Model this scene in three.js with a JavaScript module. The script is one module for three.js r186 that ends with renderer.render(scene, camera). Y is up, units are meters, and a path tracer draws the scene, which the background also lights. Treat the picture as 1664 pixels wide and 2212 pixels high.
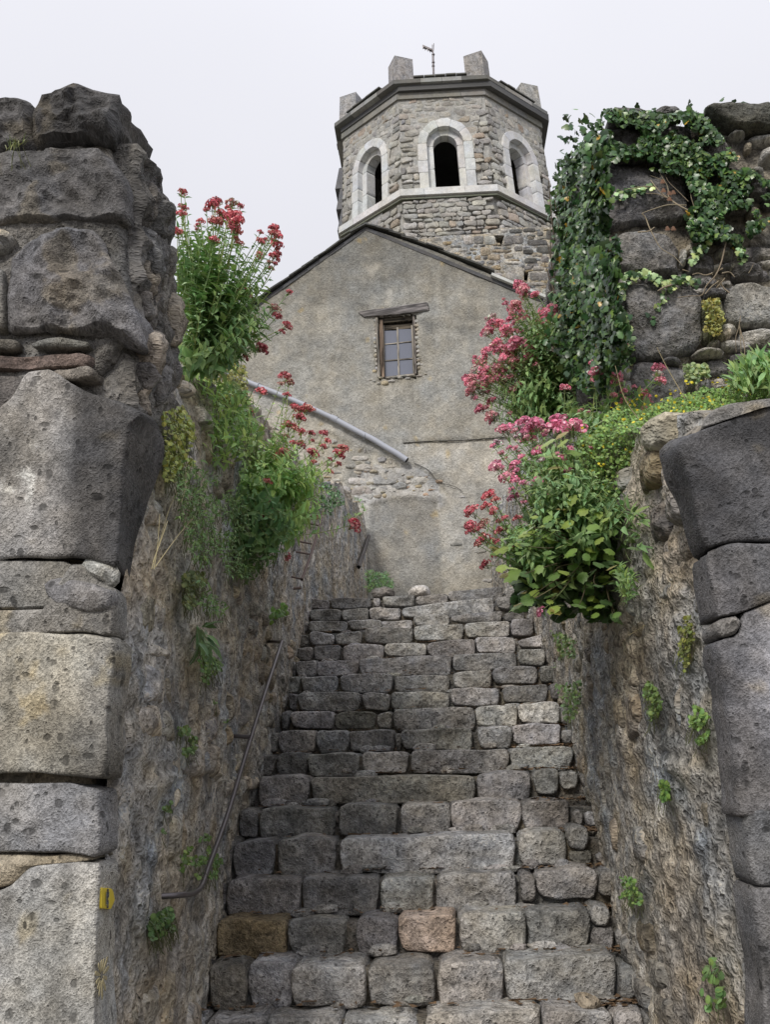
import * as THREE from 'three';
import { mergeGeometries, toCreasedNormals } from 'three/addons/utils/BufferGeometryUtils.js';

// ---------------------------------------------------------------- camera, sky, sun, exposure
const EYE = 1.5, R = Math.PI / 180;
const scene = new THREE.Scene();
const camera = new THREE.PerspectiveCamera(53, 771 / 1024, 0.05, 2000);
camera.position.set(0, EYE, 0);
camera.rotation.order = 'YXZ';
camera.rotation.set(13.61 * R, 2.885 * R, -1.4 * R);
camera.updateMatrixWorld(true);
{ // a bright overcast sky, a little brighter towards the zenith
  const w = 256, h = 128, a = new Float32Array(w * h * 4);
  for (let j = 0; j < h; j++) for (let i = 0; i < w; i++) {
    const el = (j + 0.5) / h * Math.PI - Math.PI / 2, az = i / w * Math.PI * 2, s = Math.max(0, Math.sin(el));
    const ce = Math.cos(el), cloud = 1 + 0.07 * fbm(Math.cos(az) * ce * 2.2, Math.sin(el) * 4.5, Math.sin(az) * ce * 2.2, 4);
    const L = (0.78 + 0.1 * s + 0.45 * s * s * s * s) * cloud / 1.38, k = (j * w + i) * 4;
    a[k] = L * 0.895; a[k + 1] = L * 0.9; a[k + 2] = L * 0.968; a[k + 3] = 1;
  }
  const t = new THREE.DataTexture(a, w, h, THREE.RGBAFormat, THREE.FloatType);
  t.mapping = THREE.EquirectangularReflectionMapping; t.magFilter = THREE.LinearFilter; t.minFilter = THREE.LinearFilter; t.needsUpdate = true;
  scene.background = t; scene.environment = t;
}
const sun = new THREE.DirectionalLight(new THREE.Color(1, 0.95, 0.87), 1.5);
sun.position.set(-7, 18, 8.5); sun.target.position.set(0, 2, -10);
sun.castShadow = true; sun.shadow.radius = 26; sun.shadow.mapSize.set(2048, 2048);
Object.assign(sun.shadow.camera, { left: -25, right: 25, top: 25, bottom: -25, near: 0.5, far: 90 });
scene.add(sun, sun.target);
const renderer = new THREE.WebGLRenderer({ antialias: true });
renderer.toneMapping = THREE.LinearToneMapping; renderer.toneMappingExposure = 1.45;
renderer.shadowMap.enabled = true; renderer.setSize(771, 1024);

// ---------------------------------------------------------------- numbers
let seedNow = 1;
function rng(s) { let a = s >>> 0; return () => { a = (a + 0x6D2B79F5) | 0; let t = Math.imul(a ^ (a >>> 15), 1 | a); t = (t + Math.imul(t ^ (t >>> 7), 61 | t)) ^ t; return ((t ^ (t >>> 14)) >>> 0) / 4294967296; }; }
const rnd = rng(20240);
const rr = (a, b) => a + (b - a) * rnd();
const clamp = (x, a, b) => Math.min(b, Math.max(a, x));
const lerp = (a, b, t) => a + (b - a) * t;
const sstep = (a, b, x) => { const t = clamp((x - a) / (b - a), 0, 1); return t * t * (3 - 2 * t); };
const spline = (pts) => (x) => { if (x <= pts[0][0]) return pts[0][1]; for (let i = 1; i < pts.length; i++) if (x <= pts[i][0]) { const t = (x - pts[i - 1][0]) / (pts[i][0] - pts[i - 1][0]); return lerp(pts[i - 1][1], pts[i][1], t); } return pts[pts.length - 1][1]; };
function hash3(x, y, z) { let h = Math.imul(x, 374761393) + Math.imul(y, 668265263) + Math.imul(z, 1274126177); h = Math.imul(h ^ (h >>> 13), 1274126177); return ((h ^ (h >>> 16)) >>> 0) / 4294967295; }
function n3(x, y, z) {
  const xi = Math.floor(x), yi = Math.floor(y), zi = Math.floor(z); let u = x - xi, v = y - yi, w = z - zi;
  u = u * u * (3 - 2 * u); v = v * v * (3 - 2 * v); w = w * w * (3 - 2 * w);
  const l = (a, b, t) => a + (b - a) * t;
  return 2 * l(l(l(hash3(xi, yi, zi), hash3(xi + 1, yi, zi), u), l(hash3(xi, yi + 1, zi), hash3(xi + 1, yi + 1, zi), u), v),
    l(l(hash3(xi, yi, zi + 1), hash3(xi + 1, yi, zi + 1), u), l(hash3(xi, yi + 1, zi + 1), hash3(xi + 1, yi + 1, zi + 1), u), v), w) - 1;
}
function fbm(x, y, z, o = 3) { let s = 0, a = 0.5, t = 0; for (let i = 0; i < o; i++) { s += a * n3(x, y, z); t += a; a *= 0.5; x = x * 2.03 + 7.1; y = y * 2.03 + 3.7; z = z * 2.03 + 1.9; } return s / t; }
function crag(x, y, z, o = 4) { let s = 0, a = 0.5; for (let i = 0; i < o; i++) { s += a * (1 - 2.6 * Math.abs(n3(x, y, z))); a *= 0.55; x = x * 1.97 + 5.3; y = y * 1.97 + 1.7; z = z * 1.97 + 8.9; } return s; }
function worley(x, y) { // distance to nearest cell point and a value per cell
  const xi = Math.floor(x), yi = Math.floor(y); let d1 = 9, d2 = 9, id = 0;
  for (let j = -1; j < 2; j++) for (let i = -1; i < 2; i++) {
    const px = xi + i + hash3(xi + i, yi + j, 5), py = yi + j + hash3(xi + i, yi + j, 9), d = Math.hypot(px - x, py - y);
    if (d < d1) { d2 = d1; d1 = d; id = hash3(xi + i, yi + j, 17); } else if (d < d2) d2 = d;
  }
  return [d1, d2, id];
}
const inside = (poly, x, y) => { let c = false; for (let i = 0, j = poly.length - 1; i < poly.length; j = i++) { const a = poly[i], b = poly[j]; if ((a[1] > y) !== (b[1] > y) && x < (b[0] - a[0]) * (y - a[1]) / (b[1] - a[1]) + a[0]) c = !c; } return c; };

// ---------------------------------------------------------------- surveying: sight lines of the photograph (1664 x 2212) met with the real planes of the place
const FPX = 2218;
function sight(px, py) { return new THREE.Vector3((px - 832) / FPX, (1106 - py) / FPX, -1).applyQuaternion(camera.quaternion); }
function onZ(px, py, d) { const r = sight(px, py), t = -d / r.z; return new THREE.Vector3(r.x * t, EYE + r.y * t, -d); }
function onX(px, py, x) { const r = sight(px, py), t = x / r.x; return new THREE.Vector3(x, EYE + r.y * t, r.z * t); }
const zoom = (x0, y0, s) => (p) => [x0 + p[0] * s, y0 + p[1] * s];
const ID = zoom(0, 0, 1);
const onWallZ = (list, T, d) => list.map((p) => { const q = T(p), v = onZ(q[0], q[1], d); return [v.x, v.y]; });

// ---------------------------------------------------------------- materials
const texSize = 1024;
function wrapNoise(n, seed) { // tileable value noise with n cells across, as a sampler on 0..1
  const g = new Float32Array(n * n), r = rng(seed); for (let i = 0; i < n * n; i++) g[i] = r() * 2 - 1;
  return (u, v) => {
    const x = u * n, y = v * n, xi = Math.floor(x), yi = Math.floor(y); let a = x - xi, b = y - yi; a = a * a * (3 - 2 * a); b = b * b * (3 - 2 * b);
    const i0 = ((xi % n) + n) % n, i1 = (i0 + 1) % n, j0 = (((yi % n) + n) % n) * n, j1 = ((((yi + 1) % n) + n) % n) * n;
    return lerp(lerp(g[j0 + i0], g[j0 + i1], a), lerp(g[j1 + i0], g[j1 + i1], a), b);
  };
}
function rockTexture(o) { // -> {map, bump}; neutral colour about 0.6 so that vertex colours give the stone's own tone
  const N = o.size || texSize, h = new Float32Array(N * N), c = new Float32Array(N * N), r = rng(o.seed);
  const freqs = o.freqs, ns = freqs.map((f, i) => wrapNoise(f, o.seed * 13 + i));
  const hatchN = wrapNoise(11, o.seed + 601), hatchM = wrapNoise(7, o.seed + 602);
  const hueA = wrapNoise(6, o.seed + 501), hueB = wrapNoise(23, o.seed + 502), lich = wrapNoise(17, o.seed + 503), lich2 = wrapNoise(90, o.seed + 504);
  for (let j = 0; j < N; j++) for (let i = 0; i < N; i++) {
    const u = i / N, v = j / N; let a = 0, cc = 0;
    if (o.hatch) { const q = hatchN(u + v, (u - v) * 13) * o.hatch * (0.5 + 0.5 * hatchM(u, v)); a += q; cc += q * 0.35; }
    for (let k = 0; k < freqs.length; k++) { const s = ns[k](u, v); a += s * o.hAmp[k]; cc += s * o.cAmp[k]; }
    h[j * N + i] = a; c[j * N + i] = cc;
  }
  for (let k = 0; k < o.pits; k++) {
    const x = Math.floor(r() * N), y = Math.floor(r() * N), rad = o.pitR[0] + (o.pitR[1] - o.pitR[0]) * Math.pow(r(), 3.5), sq = 0.6 + 0.8 * r(), dep = 0.5 + r();
    const ri = Math.ceil(rad * 1.6);
    for (let j = -ri; j <= ri; j++) for (let i = -ri; i <= ri; i++) {
      const d = Math.hypot(i * sq, j / sq) / rad; if (d > 1) continue;
      const q = (((y + j) % N + N) % N) * N + ((x + i) % N + N) % N, f = 1 - sstep(0.45, 1, d);
      h[q] -= f * dep * o.pitH; c[q] -= f * o.pitC;
    }
  }
  const map = new Uint8Array(N * N * 4), bump = new Uint8Array(N * N * 4);
  const enc = (x) => { x = clamp(x, 0, 1); return Math.round(255 * (x <= 0.0031308 ? 12.92 * x : 1.055 * Math.pow(x, 1 / 2.4) - 0.055)); };
  for (let j = 0; j < N; j++) for (let i = 0; i < N; i++) {
    const q = j * N + i, u = i / N, v = j / N; let t = 0.6 * Math.exp(c[q]);
    const hA = hueA(u, v) * 0.6 + hueB(u, v) * 0.4, L = sstep(o.lichen, o.lichen + 0.25, lich(u, v) * 0.6 + lich2(u, v) * 0.5) * (o.lichenMix || 0.5);
    t = lerp(t, 0.85, L);
    map[q * 4] = enc(t * (1 + o.hue * hA)); map[q * 4 + 1] = enc(t * (1 + o.hue * 0.25 * hA)); map[q * 4 + 2] = enc(t * (1 - o.hue * hA)); map[q * 4 + 3] = 255;
    const b = clamp(Math.round(128 + 90 * h[q]), 0, 255); bump[q * 4] = bump[q * 4 + 1] = bump[q * 4 + 2] = b; bump[q * 4 + 3] = 255;
  }
  const mk = (arr, srgb) => { const t = new THREE.DataTexture(arr, N, N, THREE.RGBAFormat); t.wrapS = t.wrapT = THREE.RepeatWrapping; t.magFilter = THREE.LinearFilter; t.minFilter = THREE.LinearMipmapLinearFilter; t.generateMipmaps = true; if (srgb) t.colorSpace = THREE.SRGBColorSpace; t.repeat.set(1 / o.metres, 1 / o.metres); t.needsUpdate = true; return t; };
  return { map: mk(map, true), bumpMap: mk(bump, false) };
}
function rockMaterial(o) {
  const t = rockTexture(o), m = new THREE.MeshStandardMaterial({ map: t.map, bumpMap: t.bumpMap, bumpScale: o.bump, roughness: o.rough || 0.93, metalness: 0, vertexColors: true });
  m.color.setRGB(1.6, 1.6, 1.6); m.name = o.name; return m;
}
const M = {};
M.volcanic = rockMaterial({ name: 'pitted_stone', seed: 3, metres: 1.3, freqs: [5, 13, 40, 110, 260, 500], hAmp: [0.2, 0.2, 0.22, 0.3, 0.45, 0.4], cAmp: [0.14, 0.16, 0.18, 0.24, 0.34, 0.34], pits: 520, pitR: [1.2, 17], pitH: 1.7, pitC: 0.85, hatch: 0.38, lichen: 0.34, lichenMix: 0.4, hue: 0.07, bump: 0.0085 });
M.stair = rockMaterial({ name: 'worn_step_stone', seed: 11, metres: 1.1, freqs: [4, 9, 27, 70, 180, 400], hAmp: [0.4, 0.5, 0.5, 0.45, 0.3, 0.2], cAmp: [0.16, 0.24, 0.28, 0.33, 0.33, 0.28], pits: 1100, pitR: [1.5, 10], pitH: 1.1, pitC: 0.5, lichen: 0.36, lichenMix: 0.42, hue: 0.08, bump: 0.022 });
M.rubble = rockMaterial({ name: 'old_lime_mortar', seed: 23, metres: 1.7, freqs: [6, 17, 42, 95, 210, 430], hAmp: [0.4, 0.6, 0.7, 0.6, 0.4, 0.2], cAmp: [0.2, 0.28, 0.32, 0.3, 0.26, 0.2], pits: 1400, pitR: [2, 14], pitH: 1.2, pitC: 0.55, lichen: 0.38, lichenMix: 0.35, hue: 0.2, bump: 0.022 });
M.render = rockMaterial({ name: 'rough_cement_render', seed: 31, metres: 3.2, freqs: [4, 11, 34, 90, 190, 380], hAmp: [0.1, 0.2, 0.35, 0.5, 0.5, 0.35], cAmp: [0.08, 0.09, 0.1, 0.15, 0.17, 0.15], pits: 1700, pitR: [1, 5], pitH: 0.9, pitC: 0.3, lichen: 0.48, lichenMix: 0.3, hue: 0.07, bump: 0.017 });
M.pale = rockMaterial({ name: 'dressed_limestone', seed: 41, metres: 2.2, freqs: [4, 10, 30, 80, 200], hAmp: [0.1, 0.1, 0.2, 0.3, 0.3], cAmp: [0.07, 0.08, 0.09, 0.09, 0.08], pits: 300, pitR: [1, 4], pitH: 0.5, pitC: 0.2, lichen: 0.7, lichenMix: 0.2, hue: 0.05, bump: 0.008 });
M.ashlar = rockMaterial({ name: 'tower_rubble_stone', seed: 61, metres: 1.9, freqs: [5, 14, 40, 100, 220], hAmp: [0.3, 0.4, 0.4, 0.4, 0.3], cAmp: [0.12, 0.14, 0.16, 0.16, 0.14], pits: 900, pitR: [1, 6], pitH: 0.8, pitC: 0.3, lichen: 0.45, lichenMix: 0.35, hue: 0.05, bump: 0.022 });
{ // weathered wood
  const N = 512, a = new Uint8Array(N * N * 4), g1 = wrapNoise(60, 71), g2 = wrapNoise(9, 72), g3 = wrapNoise(160, 73);
  for (let j = 0; j < N; j++) for (let i = 0; i < N; i++) { const u = i / N, v = j / N, w = 0.5 + 0.22 * g1(u * 0.06 + 0.02 * g2(u, v), v) + 0.14 * g3(u * 0.04, v) + 0.1 * g2(u, v), k = (j * N + i) * 4; const c = clamp(w, 0.05, 1); a[k] = 255 * c; a[k + 1] = 250 * c; a[k + 2] = 245 * c; a[k + 3] = 255; }
  const t = new THREE.DataTexture(a, N, N, THREE.RGBAFormat); t.wrapS = t.wrapT = THREE.RepeatWrapping; t.magFilter = THREE.LinearFilter; t.colorSpace = THREE.SRGBColorSpace; t.repeat.set(0.7, 1.2); t.needsUpdate = true;
  M.wood = new THREE.MeshStandardMaterial({ map: t, bumpMap: t, bumpScale: 0.004, roughness: 0.9, vertexColors: true }); M.wood.color.setRGB(2.6, 2.6, 2.6);
}
M.iron = new THREE.MeshStandardMaterial({ color: new THREE.Color().setRGB(0.16, 0.145, 0.15), roughness: 0.38, metalness: 0.6, vertexColors: true });
M.rust = new THREE.MeshStandardMaterial({ color: new THREE.Color().setRGB(0.17, 0.125, 0.11), roughness: 0.8, metalness: 0.2 });
M.plastic = new THREE.MeshStandardMaterial({ color: new THREE.Color().setRGB(0.42, 0.44, 0.5), roughness: 0.5 });
M.glass = new THREE.MeshPhysicalMaterial({ color: new THREE.Color().setRGB(0.17, 0.185, 0.235), roughness: 0.12, clearcoat: 1, clearcoatRoughness: 0.05 });
M.slate = rockMaterial({ name: 'slate', seed: 51, size: 512, metres: 1.4, freqs: [4, 12, 40, 120], hAmp: [0.2, 0.3, 0.3, 0.3], cAmp: [0.12, 0.14, 0.14, 0.12], pits: 100, pitR: [1, 3], pitH: 0.4, pitC: 0.2, lichen: 0.5, lichenMix: 0.3, hue: 0.08, bump: 0.008, rough: 0.75 });
M.leaf = new THREE.MeshPhysicalMaterial({ color: 0xffffff, roughness: 0.62, transmission: 0.4, thickness: 0, vertexColors: true, side: THREE.DoubleSide }); M.leaf.name = 'leaf';
M.ivy = new THREE.MeshStandardMaterial({ color: 0xffffff, roughness: 0.33, vertexColors: true, side: THREE.DoubleSide }); M.ivy.name = 'ivy_leaf';
M.petal = new THREE.MeshPhysicalMaterial({ color: 0xffffff, roughness: 0.9, transmission: 0.22, thickness: 0, vertexColors: true, side: THREE.DoubleSide }); M.petal.name = 'petal';
M.stem = new THREE.MeshStandardMaterial({ color: 0xffffff, roughness: 0.8, vertexColors: true });

// ---------------------------------------------------------------- things and parts
const used = new Map();
function numbered(name) { const n = used.get(name) || 0; used.set(name, n + 1); return n ? name + '_' + String(n).padStart(3, '0') : name; }
function thing(name, label, category, [x, y, z] = [0, 0, 0], group) {
  const o = new THREE.Group(); o.name = numbered(name); o.position.set(x, y, z); o.userData = { label, category }; if (group) o.userData.group = group; scene.add(o); return o;
}
const worldOf = (p) => { const v = new THREE.Vector3(); for (; p && p !== scene; p = p.parent) v.add(p.position); return v; };
function part(name, geo, mat, parent, kind) { // geo in world metres; the mesh sits at the piece's own centre
  geo.computeBoundingBox(); const c = geo.boundingBox.getCenter(new THREE.Vector3()); geo.translate(-c.x, -c.y, -c.z);
  const m = new THREE.Mesh(geo, mat); m.name = parent === scene ? numbered(name) : name; m.castShadow = m.receiveShadow = true;
  m.position.copy(c).sub(worldOf(parent)); if (kind) m.userData.kind = kind; parent.add(m); return m;
}
const frameZ = (d) => ({ O: new THREE.Vector3(0, 0, -d), U: new THREE.Vector3(1, 0, 0), V: new THREE.Vector3(0, 1, 0), N: new THREE.Vector3(0, 0, 1) });
const frameL = (x) => ({ O: new THREE.Vector3(x, 0, 0), U: new THREE.Vector3(0, 0, -1), V: new THREE.Vector3(0, 1, 0), N: new THREE.Vector3(1, 0, 0) }); // u = distance
const frameR = (x) => ({ O: new THREE.Vector3(x, 0, 0), U: new THREE.Vector3(0, 0, 1), V: new THREE.Vector3(0, 1, 0), N: new THREE.Vector3(-1, 0, 0) }); // u = -distance
const area = (p) => { let a = 0; for (let i = 0; i < p.length; i++) { const q = p[(i + 1) % p.length]; a += p[i][0] * q[1] - q[0] * p[i][1]; } return a / 2; };
const chaikin = (p, k0, rc = 0.035) => { const r = []; for (let i = 0; i < p.length; i++) { const a = p[i], b = p[(i + 1) % p.length], k = Math.min(k0, rc / Math.max(1e-4, Math.hypot(b[0] - a[0], b[1] - a[1]))); r.push([lerp(a[0], b[0], k), lerp(a[1], b[1], k)], [lerp(a[0], b[0], 1 - k), lerp(a[1], b[1], 1 - k)]); } return r; };
function resample(p, n) {
  const L = [0]; for (let i = 0; i < p.length; i++) { const a = p[i], b = p[(i + 1) % p.length]; L.push(L[i] + Math.hypot(b[0] - a[0], b[1] - a[1])); }
  const out = []; let i = 0; for (let k = 0; k < n; k++) { const t = L[p.length] * k / n; while (L[i + 1] < t) i++; const f = (t - L[i]) / Math.max(1e-9, L[i + 1] - L[i]), a = p[i], b = p[(i + 1) % p.length]; out.push([lerp(a[0], b[0], f), lerp(a[1], b[1], f)]); }
  return out;
}
// one stone: outline on a wall plane, domed and weathered front, sides running back into the wall
function stone(poly, F, o = {}) {
  poly = poly.map((p) => [p[0], p[1]]); let back = o.back && o.back.map((p) => [p[0], p[1]]);
  if (area(poly) < 0) { poly.reverse(); if (back) back.reverse(); }
  const id = seedNow++, s1 = id * 3.17;
  if (o.round !== 0) { poly = chaikin(poly, o.round || 0.22, o.rc); if (back) back = chaikin(back, o.round || 0.22, o.rc); }
  let per = 0; for (let i = 0; i < poly.length; i++) { const q = poly[(i + 1) % poly.length]; per += Math.hypot(q[0] - poly[i][0], q[1] - poly[i][1]); }
  const n = o.n || clamp(Math.round(per / (o.seg || 0.06)), 8, 140); poly = resample(poly, n); if (back) back = resample(back, n);
  let cx = 0, cy = 0; for (const p of poly) { cx += p[0] / n; cy += p[1] / n; }
  const rad = per / 6.28, bev = o.bevel ?? 0.02, bf = Math.min(0.4, bev * 1.1 / rad), R0 = o.rings || 2, depth = o.depth || 0.2, S = o.side || 1, amp = o.amp ?? 0.012, fq = o.freq || 6, edge = o.edge ?? amp * 0.7, bulge = o.bulge ?? 0.02, face = o.face || 0;
  for (let i = 0; i < n; i++) { const p = poly[i], e = edge * fbm(p[0] * fq * 1.4 + s1, p[1] * fq * 1.4, s1, 2) / Math.max(rad, 0.05); const dx = (p[0] - cx) * e, dy = (p[1] - cy) * e; p[0] += dx; p[1] += dy; if (back) { back[i][0] += dx; back[i][1] += dy; } }
  const pos = [], uv = [], idx = [], col = [], P = new THREE.Vector3(), tone = o.tone || [0.2, 0.19, 0.18], ou = o.uv ? o.uv[0] : hash3(id, 1, 2) * 7, ov = o.uv ? o.uv[1] : hash3(id, 3, 4) * 7;
  const tilt = [(hash3(id, 5, 1) - 0.5) * (o.tilt || 0), (hash3(id, 6, 1) - 0.5) * (o.tilt || 0)];
  const put = (u, v, w, du = 0, dv = 0) => {
    const un = Math.max(0, -w - bev);
    w += face + tilt[0] * (u - cx) + tilt[1] * (v - cy);
    P.copy(F.O).addScaledVector(F.U, u).addScaledVector(F.V, v).addScaledVector(F.N, w); pos.push(P.x, P.y, P.z); uv.push(u + du * un + ou, v + dv * un + ov);
    const k = 1 + (o.vary ?? 0.22) * fbm(u * 4 + s1, v * 4, w * 4 + s1, 3); let c = [tone[0] * k, tone[1] * k, tone[2] * k * (1 + 0.04 * n3(u * 3, v * 3, s1))]; if (o.stain) c = o.stain(c, u, v, w); col.push(c[0], c[1], c[2]);
  };
  const cap = (u, v, t) => bulge * (1 - t * t) + amp * fbm(u * fq + s1, v * fq, s1 * 0.7, 3) * (0.4 + 0.6 * (1 - t * t)) + (o.amp2 || 0) * fbm(u * fq * 4 + s1, v * fq * 4, s1, 2) * (t < 0.99 ? 1 : 0.3) + (o.crag || 0) * crag(u * fq + s1, v * fq * 1.3, s1) * (t < 0.99 ? 1 : 0.5);
  put(cx, cy, cap(cx, cy, 0));
  const ts = []; for (let k = 1; k <= R0; k++) ts.push((1 - bf) * k / R0); ts.push(1);
  ts.forEach((t, k) => { for (let i = 0; i < n; i++) { const u = lerp(cx, poly[i][0], t), v = lerp(cy, poly[i][1], t); put(u, v, cap(u, v, t) - (t === 1 ? bev : 0)); } });
  for (let k = 1; k <= S; k++) for (let i = 0; i < n; i++) {
    const f = k / S; let u = poly[i][0], v = poly[i][1]; if (back) { u = lerp(u, back[i][0], f); v = lerp(v, back[i][1], f); }
    const e = amp * fbm(u * fq + s1, v * fq, -f * depth * fq + s1, 3) * 0.8 + (o.crag || 0) * crag(u * fq + s1, v * fq * 1.3, -f * depth * fq + s1); const dl = Math.hypot(u - cx, v - cy) || 1;
    const A = poly[(i + n - 1) % n], B = poly[(i + 1) % n], tl = Math.hypot(B[0] - A[0], B[1] - A[1]) || 1;
    put(u + (u - cx) / dl * e, v + (v - cy) / dl * e, -bev - (depth - bev) * f, (B[1] - A[1]) / tl, -(B[0] - A[0]) / tl);
  }
  const rows = ts.length + S;
  for (let i = 0; i < n; i++) idx.push(0, 1 + i, 1 + (i + 1) % n);
  for (let k = 0; k < rows - 1; k++) for (let i = 0; i < n; i++) { const a = 1 + k * n + i, b = 1 + k * n + (i + 1) % n, c = a + n, d = b + n; idx.push(a, c, b, b, c, d); }
  const g = new THREE.BufferGeometry(); g.setAttribute('position', new THREE.Float32BufferAttribute(pos, 3)); g.setAttribute('uv', new THREE.Float32BufferAttribute(uv, 2)); g.setAttribute('color', new THREE.Float32BufferAttribute(col, 3)); g.setIndex(idx);
  if (o.crease) { const q = toCreasedNormals(g, o.crease); return q; }
  g.computeVertexNormals(); return g;
}
// a grid surface p(i/nu, j/nv) -> {p:[x,y,z], uv:[u,v], c:[r,g,b]}; skip(u, v) leaves a hole
function sheet(nu, nv, f, skip) {
  const pos = [], uv = [], col = [], idx = [];
  for (let j = 0; j <= nv; j++) for (let i = 0; i <= nu; i++) { const q = f(i / nu, j / nv); pos.push(...q.p); uv.push(...q.uv); col.push(...q.c); }
  for (let j = 0; j < nv; j++) for (let i = 0; i < nu; i++) { if (skip && skip((i + 0.5) / nu, (j + 0.5) / nv)) continue; const a = j * (nu + 1) + i, b = a + 1, c = a + nu + 1, d = c + 1; idx.push(a, b, c, b, d, c); }
  const g = new THREE.BufferGeometry(); g.setAttribute('position', new THREE.Float32BufferAttribute(pos, 3)); g.setAttribute('uv', new THREE.Float32BufferAttribute(uv, 2)); g.setAttribute('color', new THREE.Float32BufferAttribute(col, 3)); g.setIndex(idx); g.computeVertexNormals(); return g;
}
function tinted(g, c) { const n = g.attributes.position.count, a = new Float32Array(n * 3); for (let i = 0; i < n; i++) a.set(c, i * 3); g.setAttribute('color', new THREE.BufferAttribute(a, 3)); return g; }
// a plain block between corners given as 8 points (bottom 4, top 4) with uv in metres
function block8(q, c) {
  const F = [[0, 1, 2, 3], [7, 6, 5, 4], [0, 4, 5, 1], [1, 5, 6, 2], [2, 6, 7, 3], [3, 7, 4, 0]], pos = [], uv = [], idx = [];
  for (const f of F) { const b = pos.length / 3, p = f.map((k) => new THREE.Vector3(...q[k])), e = p[1].clone().sub(p[0]), U = e.clone().normalize(), n = e.clone().cross(p[2].clone().sub(p[0])).normalize(), V = n.clone().cross(U); for (const v of p) { pos.push(v.x, v.y, v.z); uv.push(v.dot(U), v.dot(V)); } idx.push(b, b + 1, b + 2, b, b + 2, b + 3); }
  const g = new THREE.BufferGeometry(); g.setAttribute('position', new THREE.Float32BufferAttribute(pos, 3)); g.setAttribute('uv', new THREE.Float32BufferAttribute(uv, 2)); g.setIndex(idx); g.computeVertexNormals(); return tinted(g, c);
}
function bar(a, b, w, h, c, F) { // squared bar from a to b on a frame (u, v, n), w across, h out
  const T = (u, v, n) => { const P = F.O.clone().addScaledVector(F.U, u).addScaledVector(F.V, v).addScaledVector(F.N, n); return [P.x, P.y, P.z]; };
  const dx = b[0] - a[0], dy = b[1] - a[1], l = Math.hypot(dx, dy), nx = -dy / l * w / 2, ny = dx / l * w / 2, z = a[2], y = z - h;
  return block8([T(a[0] - nx, a[1] - ny, y), T(b[0] - nx, b[1] - ny, y), T(b[0] + nx, b[1] + ny, y), T(a[0] + nx, a[1] + ny, y), T(a[0] - nx, a[1] - ny, z), T(b[0] - nx, b[1] - ny, z), T(b[0] + nx, b[1] + ny, z), T(a[0] + nx, a[1] + ny, z)], c);
}
function tube(points, r, seg = 24, sides = 8, c = [1, 1, 1]) { return tinted(new THREE.TubeGeometry(new THREE.CatmullRomCurve3(points, false, 'centripetal'), seg, r, sides, false), c); }
const toned = (t, v = 0.15) => { const k = 1 + (rnd() - 0.5) * 2 * v; return [t[0] * k * (1 + (rnd() - 0.5) * 0.06), t[1] * k, t[2] * k * (1 + (rnd() - 0.5) * 0.08)]; };
// irregular coursed rubble: calls make(polygon, u, v) for each stone whose centre lies where ok() says
function courses(u0, u1, v0, v1, hh, ww, jit, ok, make) {
  for (let v = v0; v < v1;) {
    const h = rr(hh[0], hh[1]);
    for (let u = u0 - rr(0, ww[1]); u < u1;) {
      const w = rr(ww[0], ww[1]) * (rnd() < 0.12 ? 0.5 : 1), cu = u + w / 2, cv = v + h / 2, g = jit * 0.4, j = () => rr(-jit, jit);
      if (ok(cu, cv)) make([[u + g + j() * 0.6, v + g + j()], [cu + j(), v + g * 0.8 + j() * 0.8], [u + w - g + j() * 0.6, v + g + j()], [u + w - g * 0.6 + j() * 0.5, cv + j()], [u + w - g + j() * 0.6, v + h - g + j()], [cu + j(), v + h - g * 0.8 + j() * 0.8], [u + g + j() * 0.6, v + h - g + j()], [u + g * 0.6 + j() * 0.5, cv + j()]], cu, cv, w, h);
      u += w;
    }
    v += h;
  }
}

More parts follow.
